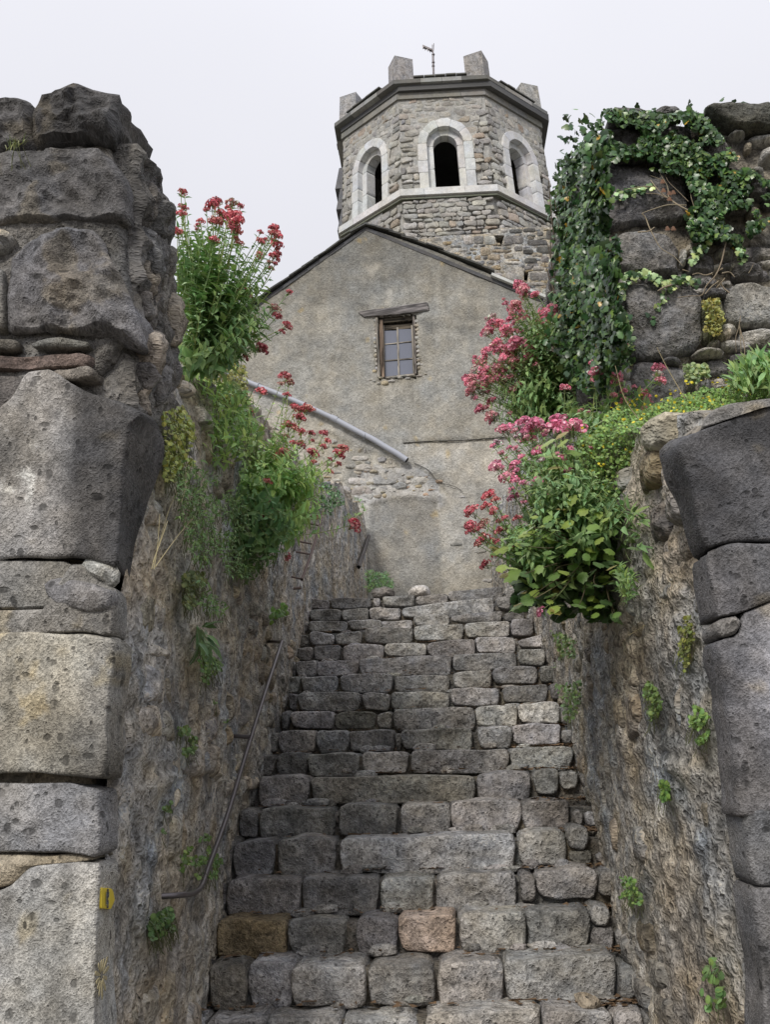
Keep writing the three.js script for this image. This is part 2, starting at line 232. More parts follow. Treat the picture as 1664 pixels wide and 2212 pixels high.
// ---------------------------------------------------------------- ground and terraces
const xl = spline([[3.6, -1.19], [4.4, -1.2], [5.5, -1.215], [6.6, -1.28], [7.3, -1.255], [8.8, -1.285], [9.6, -1.34], [11, -1.4], [14, -1.36], [19, -1.3]]);
const xr = spline([[3.6, 1.1], [4.6, 0.96], [5.3, 0.875], [6.2, 0.87], [6.9, 0.885], [7.3, 0.9], [7.8, 0.94], [9, 0.93], [12, 0.96], [19, 1.0]]);
const topL = spline([[3.6, 3.45], [5, 3.5], [5.4, 3.58], [6.5, 3.95], [10, 4.6], [13, 5.1], [15, 5.6], [18.6, 6.0]]);
const topR = spline([[3.6, 2.7], [5.1, 3.14], [5.4, 3.22], [6.2, 3.55], [8.6, 4.3], [12, 4.85], [18.6, 5.75]]);
const earth = [0.1, 0.085, 0.06];
{
  const g = sheet(60, 60, (a, b) => { const x = (a - 0.5) * 900, z = (b - 0.5) * 900; return { p: [x, -0.02 + 0.01 * n3(x, 0, z), z], uv: [x, z], c: [0.13, 0.12, 0.1] }; });
  part('ground', g, M.rubble, scene).userData.kind = 'structure';
  for (const [name, xa, xb, top] of [['left_terrace', -40, -1.75, topL], ['right_terrace', 1.35, 40, topR]]) {
    const t = sheet(80, 70, (a, b) => {
      const k = xa < 0 ? 1 - a : a, x = xa < 0 ? xb - Math.pow(k, 2.4) * (xb - xa) : xa + Math.pow(k, 2.4) * (xb - xa), d = 3.75 + b * 36;
      const y = (d > 18.6 ? top(18.6) + 0.02 * (d - 18.6) : top(d)) - 0.22 + 0.05 * fbm(x * 1.5, 3, d * 1.5);
      return { p: [x, b === 0 ? 0 : y, -d], uv: [x, d], c: toned([0.11, 0.1, 0.06], 0.1) };
    });
    part(name, t, M.rubble, scene).userData.kind = 'structure';
  }
  const l = sheet(20, 60, (a, b) => { const x = -1.7 + a * 3.1, d = 11.6 + b * 8.4; return { p: [x, 3.28 + b * 1.0 + 0.04 * fbm(x * 2, 1, d * 2), -d], uv: [x, d], c: toned([0.15, 0.14, 0.12], 0.1) }; });
  part('landing', l, M.rubble, scene).userData.kind = 'structure';
}

// ---------------------------------------------------------------- the stone stairs
const greys = [[0.31, 0.296, 0.28], [0.25, 0.24, 0.23], [0.35, 0.335, 0.32], [0.205, 0.196, 0.19], [0.42, 0.404, 0.388]];
const stairs = thing('stone_staircase', 'steep worn flight of uneven grey stone steps between two rubble walls', 'staircase', [0, 0, -5.2]);
const ZA = zoom(570.4, 1241.4, 0.4234), ZB = zoom(436.2, 1610.4, 0.5645), ZC = zoom(402.6, 1878.8, 0.625);
// each row: distance, survey frame, stones [left, right, top at left, top at right, bottom, tone]
const rowsOfSteps = [
  [5.2, ZC, [[60, 270, 522, 516, 660, 2], [275, 530, 514, 510, 660, 4], [535, 810, 514, 510, 660, 2], [815, 1225, 500, 488, 660, 2], [1230, 1475, 492, 488, 660, 2], [1480, 1580, 488, 486, 660, 4]]],
  [5.45, ZC, [[72, 210, 330, 326, 492, 5], [212, 378, 326, 330, 488, 2], [355, 620, 336, 328, 470, 4], [622, 860, 330, 325, 476, 1], [870, 1098, 322, 312, 480, 0], [1100, 1490, 312, 292, 462, 0], [1492, 1560, 330, 340, 450, 3]]],
  [5.75, ZC, [[106, 350, 176, 172, 312, 6], [352, 552, 178, 172, 302, 1], [582, 730, 170, 168, 306, 3], [735, 936, 162, 155, 288, 7], [942, 1175, 152, 145, 302, 2], [1178, 1400, 140, 136, 282, 1], [1402, 1466, 132, 130, 196, 1], [1402, 1482, 202, 196, 285, 3]]],
  [6.0, ZC, [[138, 392, 36, 34, 162, 1], [398, 670, 30, 26, 162, 1], [676, 860, 30, 25, 152, 2], [865, 1150, 15, 8, 146, 1], [1152, 1210, 10, 8, 108, 3], [1212, 1420, 0, -6, 102, 1]]],
  [6.25, ZB, [[122, 280, 366, 360, 506, 3], [284, 514, 355, 353, 516, 1], [526, 1206, 356, 336, 486, 4], [1209, 1400, 332, 330, 456, 0], [1398, 1482, 314, 310, 396, 1], [1400, 1505, 402, 398, 456, 3]]],
  [6.6, ZB, [[140, 216, 250, 250, 350, 3], [221, 518, 238, 237, 362, 1], [520, 752, 230, 225, 350, 1], [757, 952, 228, 224, 342, 0], [956, 1226, 216, 210, 340, 0], [1228, 1420, 213, 208, 326, 1], [1422, 1462, 250, 250, 312, 3]]],
  [6.95, ZB, [[214, 412, 117, 117, 232, 1], [415, 1049, 121, 112, 226, 5], [1050, 1263, 106, 100, 212, 0], [1265, 1369, 95, 92, 190, 1], [1371, 1446, 97, 95, 166, 1]]],
  [7.3, ZB, [[278, 400, 28, 30, 118, 3], [402, 606, 34, 28, 120, 2], [609, 797, 26, 22, 106, 4], [800, 1176, 20, 10, 106, 1], [1178, 1425, 8, 0, 96, 2]]],
  [7.68, ZA, [[74, 272, 796, 792, 912, 0], [272, 433, 793, 793, 916, 2], [434, 668, 795, 795, 906, 1], [668, 706, 812, 812, 896, 3], [706, 1072, 791, 782, 896, 1], [1097, 1266, 776, 770, 886, 2], [1268, 1516, 772, 760, 866, 4], [1517, 1580, 790, 790, 860, 3]]],
  [8.05, ZA, [[85, 130, 700, 700, 790, 3], [132, 355, 697, 692, 786, 0], [358, 576, 700, 698, 790, 5], [575, 656, 702, 700, 782, 2], [657, 1078, 686, 672, 802, 0], [1079, 1299, 671, 664, 776, 2], [1300, 1511, 656, 650, 760, 4]]],
  [8.4, ZA, [[122, 168, 605, 605, 690, 3], [170, 492, 603, 600, 696, 2], [494, 648, 602, 602, 692, 4], [650, 950, 598, 596, 690, 0], [953, 1203, 580, 572, 666, 0], [1214, 1456, 565, 556, 652, 1], [1457, 1532, 552, 552, 640, 1]]],
  [8.8, ZA, [[180, 376, 518, 512, 606, 2], [387, 661, 509, 503, 602, 0], [661, 953, 512, 510, 602, 1], [957, 1169, 495, 483, 580, 0], [1169, 1407, 475, 462, 556, 1], [1409, 1500, 460, 460, 546, 1]]],
  [9.2, ZA, [[164, 270, 440, 435, 520, 2], [262, 485, 437, 437, 516, 2], [487, 961, 426, 412, 516, 1], [963, 1296, 410, 395, 490, 1], [1299, 1440, 381, 375, 460, 1]]],
  [9.6, ZA, [[164, 250, 370, 366, 440, 2], [251, 396, 358, 355, 440, 1], [397, 616, 360, 355, 440, 2], [619, 833, 352, 350, 416, 2], [834, 1081, 345, 328, 420, 1], [1082, 1291, 322, 318, 400, 2], [1294, 1490, 330, 286, 370, 2]]],
  [10, ZA, [[165, 228, 302, 300, 366, 3], [227, 362, 284, 300, 356, 2], [360, 502, 306, 285, 356, 4], [511, 763, 272, 268, 352, 1], [765, 1021, 258, 248, 336, 2], [1021, 1256, 245, 238, 318, 2], [1259, 1380, 226, 220, 310, 1]]],
  [10.4, ZA, [[224, 430, 236, 236, 290, 0], [430, 600, 236, 230, 282, 2], [590, 762, 236, 228, 280, 2], [764, 950, 211, 200, 262, 0], [954, 1221, 206, 180, 240, 1], [1224, 1340, 192, 190, 240, 1]]],
  [10.84, ZA, [[238, 396, 178, 178, 236, 0], [395, 540, 182, 170, 236, 2], [535, 702, 172, 168, 228, 2], [702, 1181, 166, 114, 220, 4], [1184, 1262, 112, 110, 172, 1]]],
  [11.3, ZA, [[338, 555, 121, 118, 172, 1], [552, 600, 118, 120, 166, 4], [600, 773, 111, 103, 162, 1], [772, 942, 108, 95, 152, 0], [940, 1222, 84, 58, 136, 1]]],
];
const stepTone = (k) => k === 5 ? [0.27, 0.252, 0.215] : k === 6 ? [0.24, 0.185, 0.115] : k === 7 ? [0.42, 0.33, 0.27] : greys[k];
const treadY = [];
rowsOfSteps.forEach(([d, T, list], k) => {
  const F = frameZ(d), tops = list.map((s) => { const a = T([(s[0] + s[1]) / 2, (s[2] + s[3]) / 2]); return onZ(a[0], a[1], d).y; }), y = tops.reduce((a, b) => a + b, 0) / tops.length;
  treadY.push([d, y]);
  const yb = k ? treadY[k - 1][1] - 0.12 : -0.1, w0 = xl(d) - 0.1, w1 = xr(d) + 0.1, back = (rowsOfSteps[k + 1] ? rowsOfSteps[k + 1][0] : d + 0.5) + 0.25;
  const core = sheet(40, 18, (a, b) => { // mortar and earth between and behind the stones: front, tread
    const x = lerp(w0, w1, a), f = b * 2, yy = f < 1 ? lerp(yb, y - 0.03, f) : y - 0.03, z = f < 1 ? d + 0.05 : lerp(d + 0.05, back, f - 1), m = 0.018 * fbm(x * 9, yy * 9 + k, z * 9, 3);
    return { p: [x, yy + (f >= 1 ? m : 0), -z + (f < 1 ? m : 0)], uv: [x + z * 0.7, yy - z], c: toned([0.13, 0.118, 0.1], 0.15) };
  });
  const step = part('step', core, M.rubble, stairs);
  const endT = (x) => { const q = T([0, 0]), w = T([1, 0]); let lo = 0; for (let k2 = 0; k2 < 1700; k2 += 4) if (onZ(T([k2, 700])[0], T([k2, 700])[1], d).x < x) lo = k2; return lo; };
  const last = list.reduce((m, s) => s[1] > m[1] ? s : m, list[0]), first = list.reduce((m, s) => s[0] < m[0] ? s : m, list[0]), xe = endT(xr(d) + 0.06), xs = endT(xl(d) - 0.06);
  if (xe - last[1] > 26) list.push([last[1] + 3, xe, last[3] + rr(0, 14), last[3] + rr(0, 10), last[4] - rr(0, 10), Math.floor(rr(0, 4))]); if (first[0] - xs > 26) list.push([xs, first[0] - 3, first[2] + rr(0, 14), first[2] + rr(0, 8), first[4], Math.floor(rr(0, 4))]);
  for (const s of list) {
    const p = onWallZ([[s[0] + 2, s[4]], [s[1] - 2, s[4]], [s[1] - 1, s[3]], [s[0] + 1, s[2]]], T, d), j = () => rr(-0.008, 0.008), w = p[1][0] - p[0][0], h = p[3][1] - p[0][1], g = Math.min(0.006, w * 0.04);
    const mid = (a, b, t) => [lerp(a[0], b[0], t) + j(), lerp(a[1], b[1], t) + j()];
    const q = [[p[0][0] + g + j() + 0.01, p[0][1] + j() + 0.008], mid(p[0], p[1], 0.33), mid(p[0], p[1], 0.7), [p[1][0] - g + j() - 0.008, p[1][1] + j()], mid(p[1], p[2], 0.5), [p[2][0] - g, p[2][1] - rr(0, 0.012)], mid(p[2], p[3], 0.3), mid(p[2], p[3], 0.68), [p[3][0] + g, p[3][1] - rr(0, 0.012)], mid(p[3], p[0], 0.5)];
    part('stone', stone(q, F, { depth: back - d - 0.02, bevel: 0.009, bulge: rr(0.0, 0.01), amp: 0.026, amp2: 0.01, crag: 0.013, freq: 6, edge: 0.016, rings: 9, side: 4, seg: 0.026, round: 0.3, rc: 0.015, tone: toned(stepTone(s[5]), 0.12), tilt: 0.12, face: rr(-0.02, 0.02), vary: 0.55 }), M.stair, step);
  }
  // small wedging chips under and between the blocks
  for (let c = 0; c < 7 - k * 0.25; c++) {
    const x = rr(w0 + 0.15, w1 - 0.15), yc = (k ? treadY[k - 1][1] : -0.02) + rr(0.0, 0.03), w = rr(0.04, 0.11), h = rr(0.015, 0.035);
    part('stone_chip', stone([[x - w, yc - h], [x + w * 0.8, yc - h], [x + w, yc + h * 0.4], [x + w * 0.2, yc + h], [x - w * 0.8, yc + h * 0.6]], F, { depth: 0.1, bevel: 0.01, bulge: 0.012, amp: 0.012, face: rr(0.0, 0.06), n: 9, rings: 1, tone: toned(rnd() < 0.3 ? [0.3, 0.29, 0.27] : greys[2], 0.25), crease: 0.5 }), M.stair, step);
  }
});
{ // dry leaves, twigs and crumbs lying on the treads, thickest along the right wall
  const pos = [], col = [], idx = [];
  for (let i = 0; i < 1500; i++) {
    const k = Math.floor(rnd() * 15), [d, y] = treadY[k], nd = treadY[k + 1][0], t = rnd(), x = rnd() < 0.62 ? lerp(0.45, xr(d) + 0.02, Math.sqrt(t)) : lerp(xl(d), 0.9, t), z = -rr(d + 0.12, nd + 0.02), a = rr(0, 6.28), L = rr(0.006, 0.03) * (rnd() < 0.15 ? 3 : 1), w = L < 0.04 ? L * 0.5 : 0.003, b = pos.length / 3, c = Math.cos(a), s = Math.sin(a), yy = y + rr(0.002, 0.022);
    for (const [p, q, r] of [[-1, -1, 0], [1, -1, rr(0, 0.01)], [1, 1, 0], [-1, 1, rr(0, 0.012)]]) { pos.push(x + (p * L * c - q * w * s), yy + r, z + (p * L * s + q * w * c)); const m = rr(0.7, 1.3); col.push(0.16 * m, 0.1 * m, 0.055 * m); }
    idx.push(b, b + 1, b + 2, b, b + 2, b + 3);
  }
  const g = new THREE.BufferGeometry(); g.setAttribute('position', new THREE.Float32BufferAttribute(pos, 3)); g.setAttribute('color', new THREE.Float32BufferAttribute(col, 3)); g.setIndex(idx); g.computeVertexNormals();
  const l = part('leaf_litter', g, M.stem, scene, 'stuff'); l.userData.label = 'brown dry leaves and twigs scattered on the treads of the stone steps'; l.userData.category = 'leaf litter';
}
const stepY = (d) => { let y = 0; for (const [q, h] of treadY) if (d >= q) y = h; return d > 11.6 ? 3.28 + (d - 11.6) / 8.4 : y; };
const looseStone = (label, px, py, d, w, h, tone) => {
  const c = onZ(px, py, d), t = part('loose_stone', stone([[c.x - w, c.y - h], [c.x, c.y - h * 1.1], [c.x + w, c.y - h * 0.9], [c.x + w * 0.9, c.y + h * 0.3], [c.x + w * 0.3, c.y + h], [c.x - w * 0.6, c.y + h * 0.8], [c.x - w * 1.05, c.y + h * 0.1]], frameZ(d), { depth: w * 1.2, bevel: h * 0.5, bulge: 0.06, amp: 0.06, amp2: 0.015, freq: 8, rings: 6, side: 4, seg: 0.03, tone }), M.stair, scene);
  t.userData.label = label; t.userData.category = 'stone';
};
looseStone('whitish rounded loose stone lying on the top of the stairs', 911, 1277, 11.45, 0.115, 0.07, [0.5, 0.47, 0.44]);
looseStone('grey loose rock beside the green weed left at the top of the stairs', 828, 1278, 11.9, 0.15, 0.07, [0.22, 0.2, 0.18]);
looseStone('small tan crumbling stone at the right end of the bottom steps', 1268, 2162, 5.3, 0.055, 0.03, [0.36, 0.3, 0.22]);

// ---------------------------------------------------------------- the two rubble walls along the stairs
const wallTones = [[0.42, 0.38, 0.32], [0.4, 0.37, 0.325], [0.45, 0.415, 0.36], [0.38, 0.33, 0.265], [0.41, 0.36, 0.29], [0.35, 0.325, 0.285]];
function sideWall(name, label, side, xf, top, d0, d1, base) {
  const w = thing(name, label, 'wall', base), sg = side === 'L' ? 1 : -1;
  const relief = (d, y) => { const a = worley(d * 4.2 + 0.7 * n3(d * 3, y * 3, 4), y * 5.5 + 0.7 * n3(d * 3, y * 3, 8)), b = worley(d * 11, y * 14); return 0.035 * fbm(d * 1.3, y * 1.3, 7.7, 3) + 0.016 * sstep(0.0, 0.4, a[1] - a[0]) * (0.3 + a[2]) + 0.013 * sstep(0, 0.4, b[1] - b[0]) * b[2] + 0.009 * crag(d * 11, y * 11, 3, 4); };
  const nv = 150, nu = 380;
  const g = sheet(nu, nv + 12, (a, b) => {
    const d = lerp(d0, d1, Math.pow(a, 1.35)), yb = Math.max(-0.1, stepY(d) - 0.5), yt = top(d) + 0.06 * fbm(d * 3, 1, 2), vb = Math.min(1, b * (nv + 12) / nv), over = Math.max(0, b * (nv + 12) - nv) / 12, y = lerp(yb, yt, vb), r = relief(d, y) * (1 - over);
    const x = xf(d) + sg * (r - 0.015) - sg * over * 0.75 - sg * 0.12 * sstep(0.85, 1, vb) * (0.5 + 0.5 * n3(d * 4, 3, 1));
    const m = 0.75 + 0.5 * (0.5 + 0.5 * fbm(d * 0.9, y * 1.6, 2.2, 3)), br = sstep(-0.3, 0.5, fbm(d * 1.7 + 9, y * 2.2, 5.1, 3)), cell = worley(d * 4.2 + 0.7 * n3(d * 3, y * 3, 4), y * 5.5 + 0.7 * n3(d * 3, y * 3, 8))[2];
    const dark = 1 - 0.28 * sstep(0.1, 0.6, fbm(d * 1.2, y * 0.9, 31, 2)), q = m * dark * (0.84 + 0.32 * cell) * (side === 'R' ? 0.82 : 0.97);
    return { p: [x, y + over * 0.03 * n3(d * 6, over * 4, 2), -d], uv: [d, y + over], c: [lerp(0.46, 0.47, br) * q, lerp(0.438, 0.424, br) * q, lerp(0.4, 0.367, br) * q] };
  });
  if (side === 'R') { const i = g.index.array; for (let k = 0; k < i.length; k += 3) { const t = i[k]; i[k] = i[k + 1]; i[k + 1] = t; } g.computeVertexNormals(); }
  part('mortar', g, M.rubble, w);
  let n = 0;
  const F0 = side === 'L' ? frameL : frameR, su = side === 'L' ? 1 : -1;
  courses(d0 + 0.15, 9.5, 0.1, 4.2, [0.09, 0.24], [0.1, 0.38], 0.03, (d, y) => d > 4.07 && y > stepY(d) - 0.05 && y < top(d) - 0.12 && fbm(d * 1.1, y * 1.3, side === 'L' ? 11 : 19, 2) > -0.15 && rnd() < (side === 'R' ? 0.42 : d < 6 ? 0.6 : 0.4), (p, d, y, ww, h) => {
    if (n >= 280) return; n++;
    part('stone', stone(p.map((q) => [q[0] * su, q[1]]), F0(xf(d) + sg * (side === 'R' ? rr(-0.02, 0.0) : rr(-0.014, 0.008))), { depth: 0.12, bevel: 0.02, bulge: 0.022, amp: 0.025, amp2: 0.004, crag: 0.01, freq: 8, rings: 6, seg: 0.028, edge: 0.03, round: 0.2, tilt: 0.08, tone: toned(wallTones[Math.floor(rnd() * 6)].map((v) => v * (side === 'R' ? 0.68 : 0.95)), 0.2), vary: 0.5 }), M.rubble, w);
  });
  return w;
}
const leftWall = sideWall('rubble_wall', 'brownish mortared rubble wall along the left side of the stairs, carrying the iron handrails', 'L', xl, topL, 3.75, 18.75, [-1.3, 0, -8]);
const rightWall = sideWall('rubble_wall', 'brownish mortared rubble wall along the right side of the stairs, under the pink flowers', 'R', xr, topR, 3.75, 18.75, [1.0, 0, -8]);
{ // pale capping stones and the squared end of the right wall behind the gate
  const F = frameR(1.0);
  for (const [px, py, w, h, t] of [[1425, 945, 0.2, 0.075, [0.36, 0.34, 0.28]], [1420, 1010, 0.16, 0.11, [0.2, 0.17, 0.12]], [1462, 1060, 0.1, 0.14, [0.27, 0.25, 0.23]], [1440, 1130, 0.13, 0.1, [0.16, 0.14, 0.12]], [1500, 1010, 0.12, 0.14, [0.22, 0.2, 0.17]]]) {
    const c = onX(px, py, 1.0), u = c.z; part('stone', stone([[u - w, c.y - h], [u, c.y - h * 1.1], [u + w, c.y - h], [u + w, c.y + h * 0.8], [u, c.y + h * 1.05], [u - w, c.y + h]], F, { depth: 0.25, face: 0.03, bevel: 0.03, bulge: 0.03, amp: 0.05, amp2: 0.012, freq: 6, rings: 6, side: 3, seg: 0.03, tone: t }), M.rubble, rightWall);
  }
}

// ---------------------------------------------------------------- the broken gateway: two piers of dressed blocks with the springers of a lost arch
const Z3 = zoom(0, 161, 0.3215), Z4 = zoom(0, 771.7, 0.3488), Z5 = zoom(0, 1476.2, 0.3629), Z7 = zoom(1207.8, 838.8, 0.3184), Z8 = zoom(1140.7, 1476.2, 0.3325);
const GD = 3.6, GF = frameZ(GD);
function coreSheet(poly, F, c, depth, parent, name = 'mortar_core') { return part(name, stone(poly, F, { depth, bevel: 0.03, bulge: 0.0, amp: 0.05, amp2: 0.02, freq: 5, rings: 22, side: 8, seg: 0.05, round: 0.05, tone: c, vary: 0.5 }), M.rubble, parent); }
// what weather does to the old blocks: dark algae in patches and runs, pale and ochre lichen in spots
const weather = (c, u, v) => {
  const al = sstep(0.12, 0.5, fbm(u * 2.6, v * 3.4, 71, 4)) * 0.42, run = sstep(0.15, 0.55, fbm(u * 10, v * 1.1, 72, 3)) * 0.3, li = sstep(0.3, 0.48, fbm(u * 16, v * 16, 73, 3)), oc = sstep(0.36, 0.5, fbm(u * 7, v * 7, 74, 4)) * 0.5, sp = sstep(0.1, 0.5, fbm(u * 2, v * 2, 75, 3));
  let o = c.map((x) => x * (1 - al) * (1 - run)); o = o.map((x, i) => lerp(x, Math.min(0.62, c[i] * 1.75), li * sp * 0.75)); return o.map((x, i) => lerp(x, c[i] * [1.25, 1.08, 0.72][i], oc));
};
const leftPier = thing('gate_pier', 'tall broken gate pier of pitted grey blocks with arch springer, left of the stairs', 'gate pier', [-1.6, 0, -3.9]);
{
  const blk = (name, list, T, o) => part(name, stone(onWallZ(list, T, GD), GF, { depth: 0.2, bevel: 0.009, bulge: 0.012, amp: 0.02, amp2: 0.005, crag: 0.004, freq: 5, edge: 0.022, rings: 20, side: 6, seg: 0.026, round: 0.3, rc: 0.012, vary: 0.35, ...o, stain: o.stain ? (c, u, v, w) => weather(o.stain(c, u, v, w), u, v) : weather }), o.mat || M.volcanic, leftPier);
  // what the blocks are bedded in, and the thickness of the wall behind them
  const E = (x, y) => onZ(x, y, GD);
  const lo = onWallZ([[-700, 2700], [165, 2700], [180, 1900], [200, 1500], [222, 1260], [230, 900], [-700, 900]], ID, GD + 0.1);
  part('mortar_core', stone(lo, frameZ(GD + 0.1), { depth: 0.5, bevel: 0.02, bulge: 0, amp: 0.02, rings: 14, side: 4, seg: 0.08, round: 0.03, tone: [0.2, 0.18, 0.145] }), M.rubble, leftPier);
  // the upper mass: rubble heart seen from the side, its profile surveyed on the plane of the passage
  const prof = [[248, 330], [262, 240], [276, 262], [302, 300], [334, 338], [357, 410], [370, 478], [366, 545], [366, 612], [378, 735], [381, 830], [360, 1000], [262, 1000], [250, 620]].map((p) => { const v = onX(p[0], p[1], -1.15); return [Math.max(-v.z, 3.69), v.y]; });
  const heart = stone(prof, frameL(-1.15), { depth: 1.6, bevel: 0.03, bulge: 0, amp: 0.05, amp2: 0.02, crag: 0.05, freq: 4.2, edge: 0.03, rings: 34, side: 40, seg: 0.03, round: 0.08, tone: [0.135, 0.127, 0.118], vary: 0.6 });
  part('rubble_heart', heart, M.stair, leftPier);
  // upright and leaning stones in that side face
  for (const [x, y, w, h, t] of [[290, 480, 9, 55, 0], [322, 420, 12, 48, 1], [312, 560, 14, 60, 2], [340, 520, 10, 70, 0], [284, 590, 12, 42, 3], [300, 690, 14, 45, 4], [335, 640, 10, 70, 1], [355, 600, 9, 80, 0], [322, 760, 12, 60, 2], [352, 740, 10, 70, 1], [290, 770, 13, 45, 0], [312, 850, 11, 45, 2], [345, 830, 10, 55, 1], [338, 470, 9, 50, 5], [300, 380, 14, 46, 5], [276, 330, 9, 46, 5], [352, 470, 7, 46, 0], [372, 690, 7, 60, 2]]) {
    const a = onX(x - w, y, -1.13), b = onX(x + w, y, -1.13), c = onX(x, y - h, -1.13), e = onX(x, y + h, -1.13), u0 = Math.max(-a.z, 3.76), u1 = Math.max(-b.z, u0 + 0.12), s = (u1 - u0) * 0.18;
    part('stone', stone([[u0 + s * 1.5, e.y], [u1 - s, e.y + rr(0, 0.04)], [u1, lerp(e.y, c.y, 0.5)], [u1 - s * 0.4, c.y], [u0 + s, c.y - rr(0, 0.05)], [u0, lerp(e.y, c.y, 0.6)]], frameL(-1.13), { depth: 0.2, face: rr(-0.01, 0.03), bevel: 0.014, bulge: 0.012, amp: 0.03, amp2: 0.01, crag: 0.03, freq: 6, rings: 7, side: 4, seg: 0.025, round: 0.07, tilt: 0.35, tone: toned(t === 4 ? [0.25, 0.17, 0.105] : t === 2 ? [0.23, 0.205, 0.17] : t === 5 ? [0.1, 0.095, 0.092] : [0.155, 0.146, 0.136], 0.2), vary: 0.5 }), M.stair, leftPier);
  }
  part('joint_mortar', stone(onWallZ([[-300, 470], [700, 430], [800, 720], [815, 950], [850, 1500], [850, 1760], [640, 2030], [300, 2080], [-300, 2250]], Z3, GD + 0.045), frameZ(GD + 0.045), { depth: 0.12, bevel: 0.02, bulge: 0, amp: 0.03, crag: 0.022, freq: 7, rings: 26, side: 3, seg: 0.035, round: 0.05, tone: [0.16, 0.152, 0.14], vary: 0.6 }), M.stair, leftPier);
  const dk = [0.17, 0.162, 0.16];
  const moss = (c, u, v) => { const m = sstep(0.25, 0.55, fbm(u * 3.2, v * 3.2, 4.4, 4)); return [lerp(c[0], 0.07, m * 0.6), lerp(c[1], 0.068, m * 0.6), lerp(c[2], 0.062, m * 0.6)]; };
  blk('cap_stone', [[186, 255], [262, 148], [412, 116], [530, 68], [622, 62], [760, 88], [822, 98], [815, 250], [775, 380], [745, 462], [500, 446], [250, 456], [192, 400]], Z3, { depth: 0.4, bulge: 0.02, bevel: 0.02, amp: 0.07, amp2: 0.03, crag: 0.045, freq: 4.5, edge: 0.04, rings: 24, seg: 0.022, side: 12, tone: [0.092, 0.087, 0.084], stain: moss });
  blk('cap_stone', [[-260, 215], [60, 158], [160, 165], [216, 202], [205, 270], [198, 480], [-60, 520], [-260, 520]], Z3, { depth: 0.45, bulge: 0.02, bevel: 0.02, amp: 0.07, amp2: 0.03, crag: 0.045, freq: 4.5, edge: 0.04, rings: 24, seg: 0.022, side: 12, tone: [0.1, 0.095, 0.092], stain: moss });
  blk('block', [[-300, 528], [250, 505], [600, 486], [648, 490], [668, 530], [742, 600], [802, 720], [822, 860], [802, 955], [700, 950], [400, 968], [-300, 978]], Z3, { depth: 0.34, bulge: 0.01, bevel: 0.015, amp: 0.05, amp2: 0.02, crag: 0.022, freq: 5, edge: 0.03, rings: 24, seg: 0.022, side: 10, tone: [0.14, 0.135, 0.136], stain: moss });
  blk('stone', [[-300, 1020], [60, 1040], [125, 1095], [20, 1190], [-300, 1210]], Z3, { face: 0.03, bevel: 0.02, amp: 0.02, tone: [0.34, 0.32, 0.28], rings: 5 });
  blk('block', [[30, 1400], [80, 1212], [240, 1105], [420, 1030], [600, 1010], [700, 1100], [762, 1250], [852, 1420], [882, 1600], [880, 1765], [700, 1700], [560, 1764], [340, 1722], [50, 1732], [28, 1600]], Z3, { depth: 0.3, face: 0.0, bulge: 0.03, bevel: 0.02, amp: 0.07, amp2: 0.025, crag: 0.04, freq: 4.5, edge: 0.03, rings: 24, seg: 0.022, side: 10, round: 0.12, tone: [0.185, 0.18, 0.182], stain: moss });
  blk('stone', [[-260, 1290], [22, 1280], [20, 1700], [-260, 1720]], Z3, { tone: [0.27, 0.26, 0.24], rings: 6 });
  blk('stone', [[-260, 1770], [130, 1776], [120, 1848], [-260, 1860]], Z3, { tone: [0.2, 0.18, 0.15], rings: 5, amp: 0.03 });
  blk('flat_stone', [[178, 1800], [420, 1768], [625, 1800], [590, 1838], [330, 1842], [180, 1828]], Z3, { tone: [0.17, 0.168, 0.155], rings: 8, amp: 0.03, crag: 0.02, bevel: 0.006, face: 0 });
  blk('flat_stone', [[-260, 1876], [220, 1880], [580, 1862], [600, 1948], [300, 1970], [-260, 1972]], Z3, { tone: [0.15, 0.115, 0.1], rings: 10, amp: 0.035, crag: 0.018, bevel: 0.006, face: -0.01 });
  blk('flat_stone', [[325, 1975], [600, 1962], [628, 2025], [470, 2050], [330, 2020]], Z3, { tone: [0.2, 0.175, 0.145], rings: 8, amp: 0.03, crag: 0.02, bevel: 0.006, face: -0.01 });
  blk('stone', [[-260, 2000], [120, 1992], [160, 2060], [60, 2210], [-260, 2230]], Z3, { tone: [0.17, 0.155, 0.14], rings: 5, amp: 0.04, face: -0.03 });
  const edgeU = E(155, 1000).x, tipU = E(262, 1000).x;
  blk('springer', [[-300, 430], [-20, 330], [60, 270], [150, 92], [300, 72], [500, 190], [620, 230], [765, 300], [880, 352], [800, 415], [765, 560], [752, 800], [736, 1050], [716, 1292], [560, 1236], [300, 1240], [-300, 1246]], Z4, {
    back: onWallZ([[-300, 430], [-20, 330], [60, 270], [150, 92], [300, 100], [500, 220], [640, 250], [800, 300], [960, 395], [1022, 520], [985, 690], [885, 960], [825, 1150], [782, 1400], [560, 1290], [300, 1246], [-300, 1246]], Z4, GD + 0.24),
    depth: 0.24, bulge: 0.02, round: 0.08, amp: 0.022, amp2: 0.006, tone: [0.34, 0.327, 0.31],
    stain: (c, u, v) => { const m = sstep(edgeU - 0.1, edgeU + 0.02, u + 0.13 * fbm(u * 4, v * 3, 2, 4) - 0.16 * (E(0, 1000).y - v) * (v < E(0, 1000).y ? 0.8 : 0.1)), l = sstep(0.25, 0.5, fbm(u * 18, v * 18, 7, 3)) * 0.5; return c.map((x, i) => lerp(x, [0.055, 0.053, 0.053][i] * (1 + l), m * 0.92)); },
  });
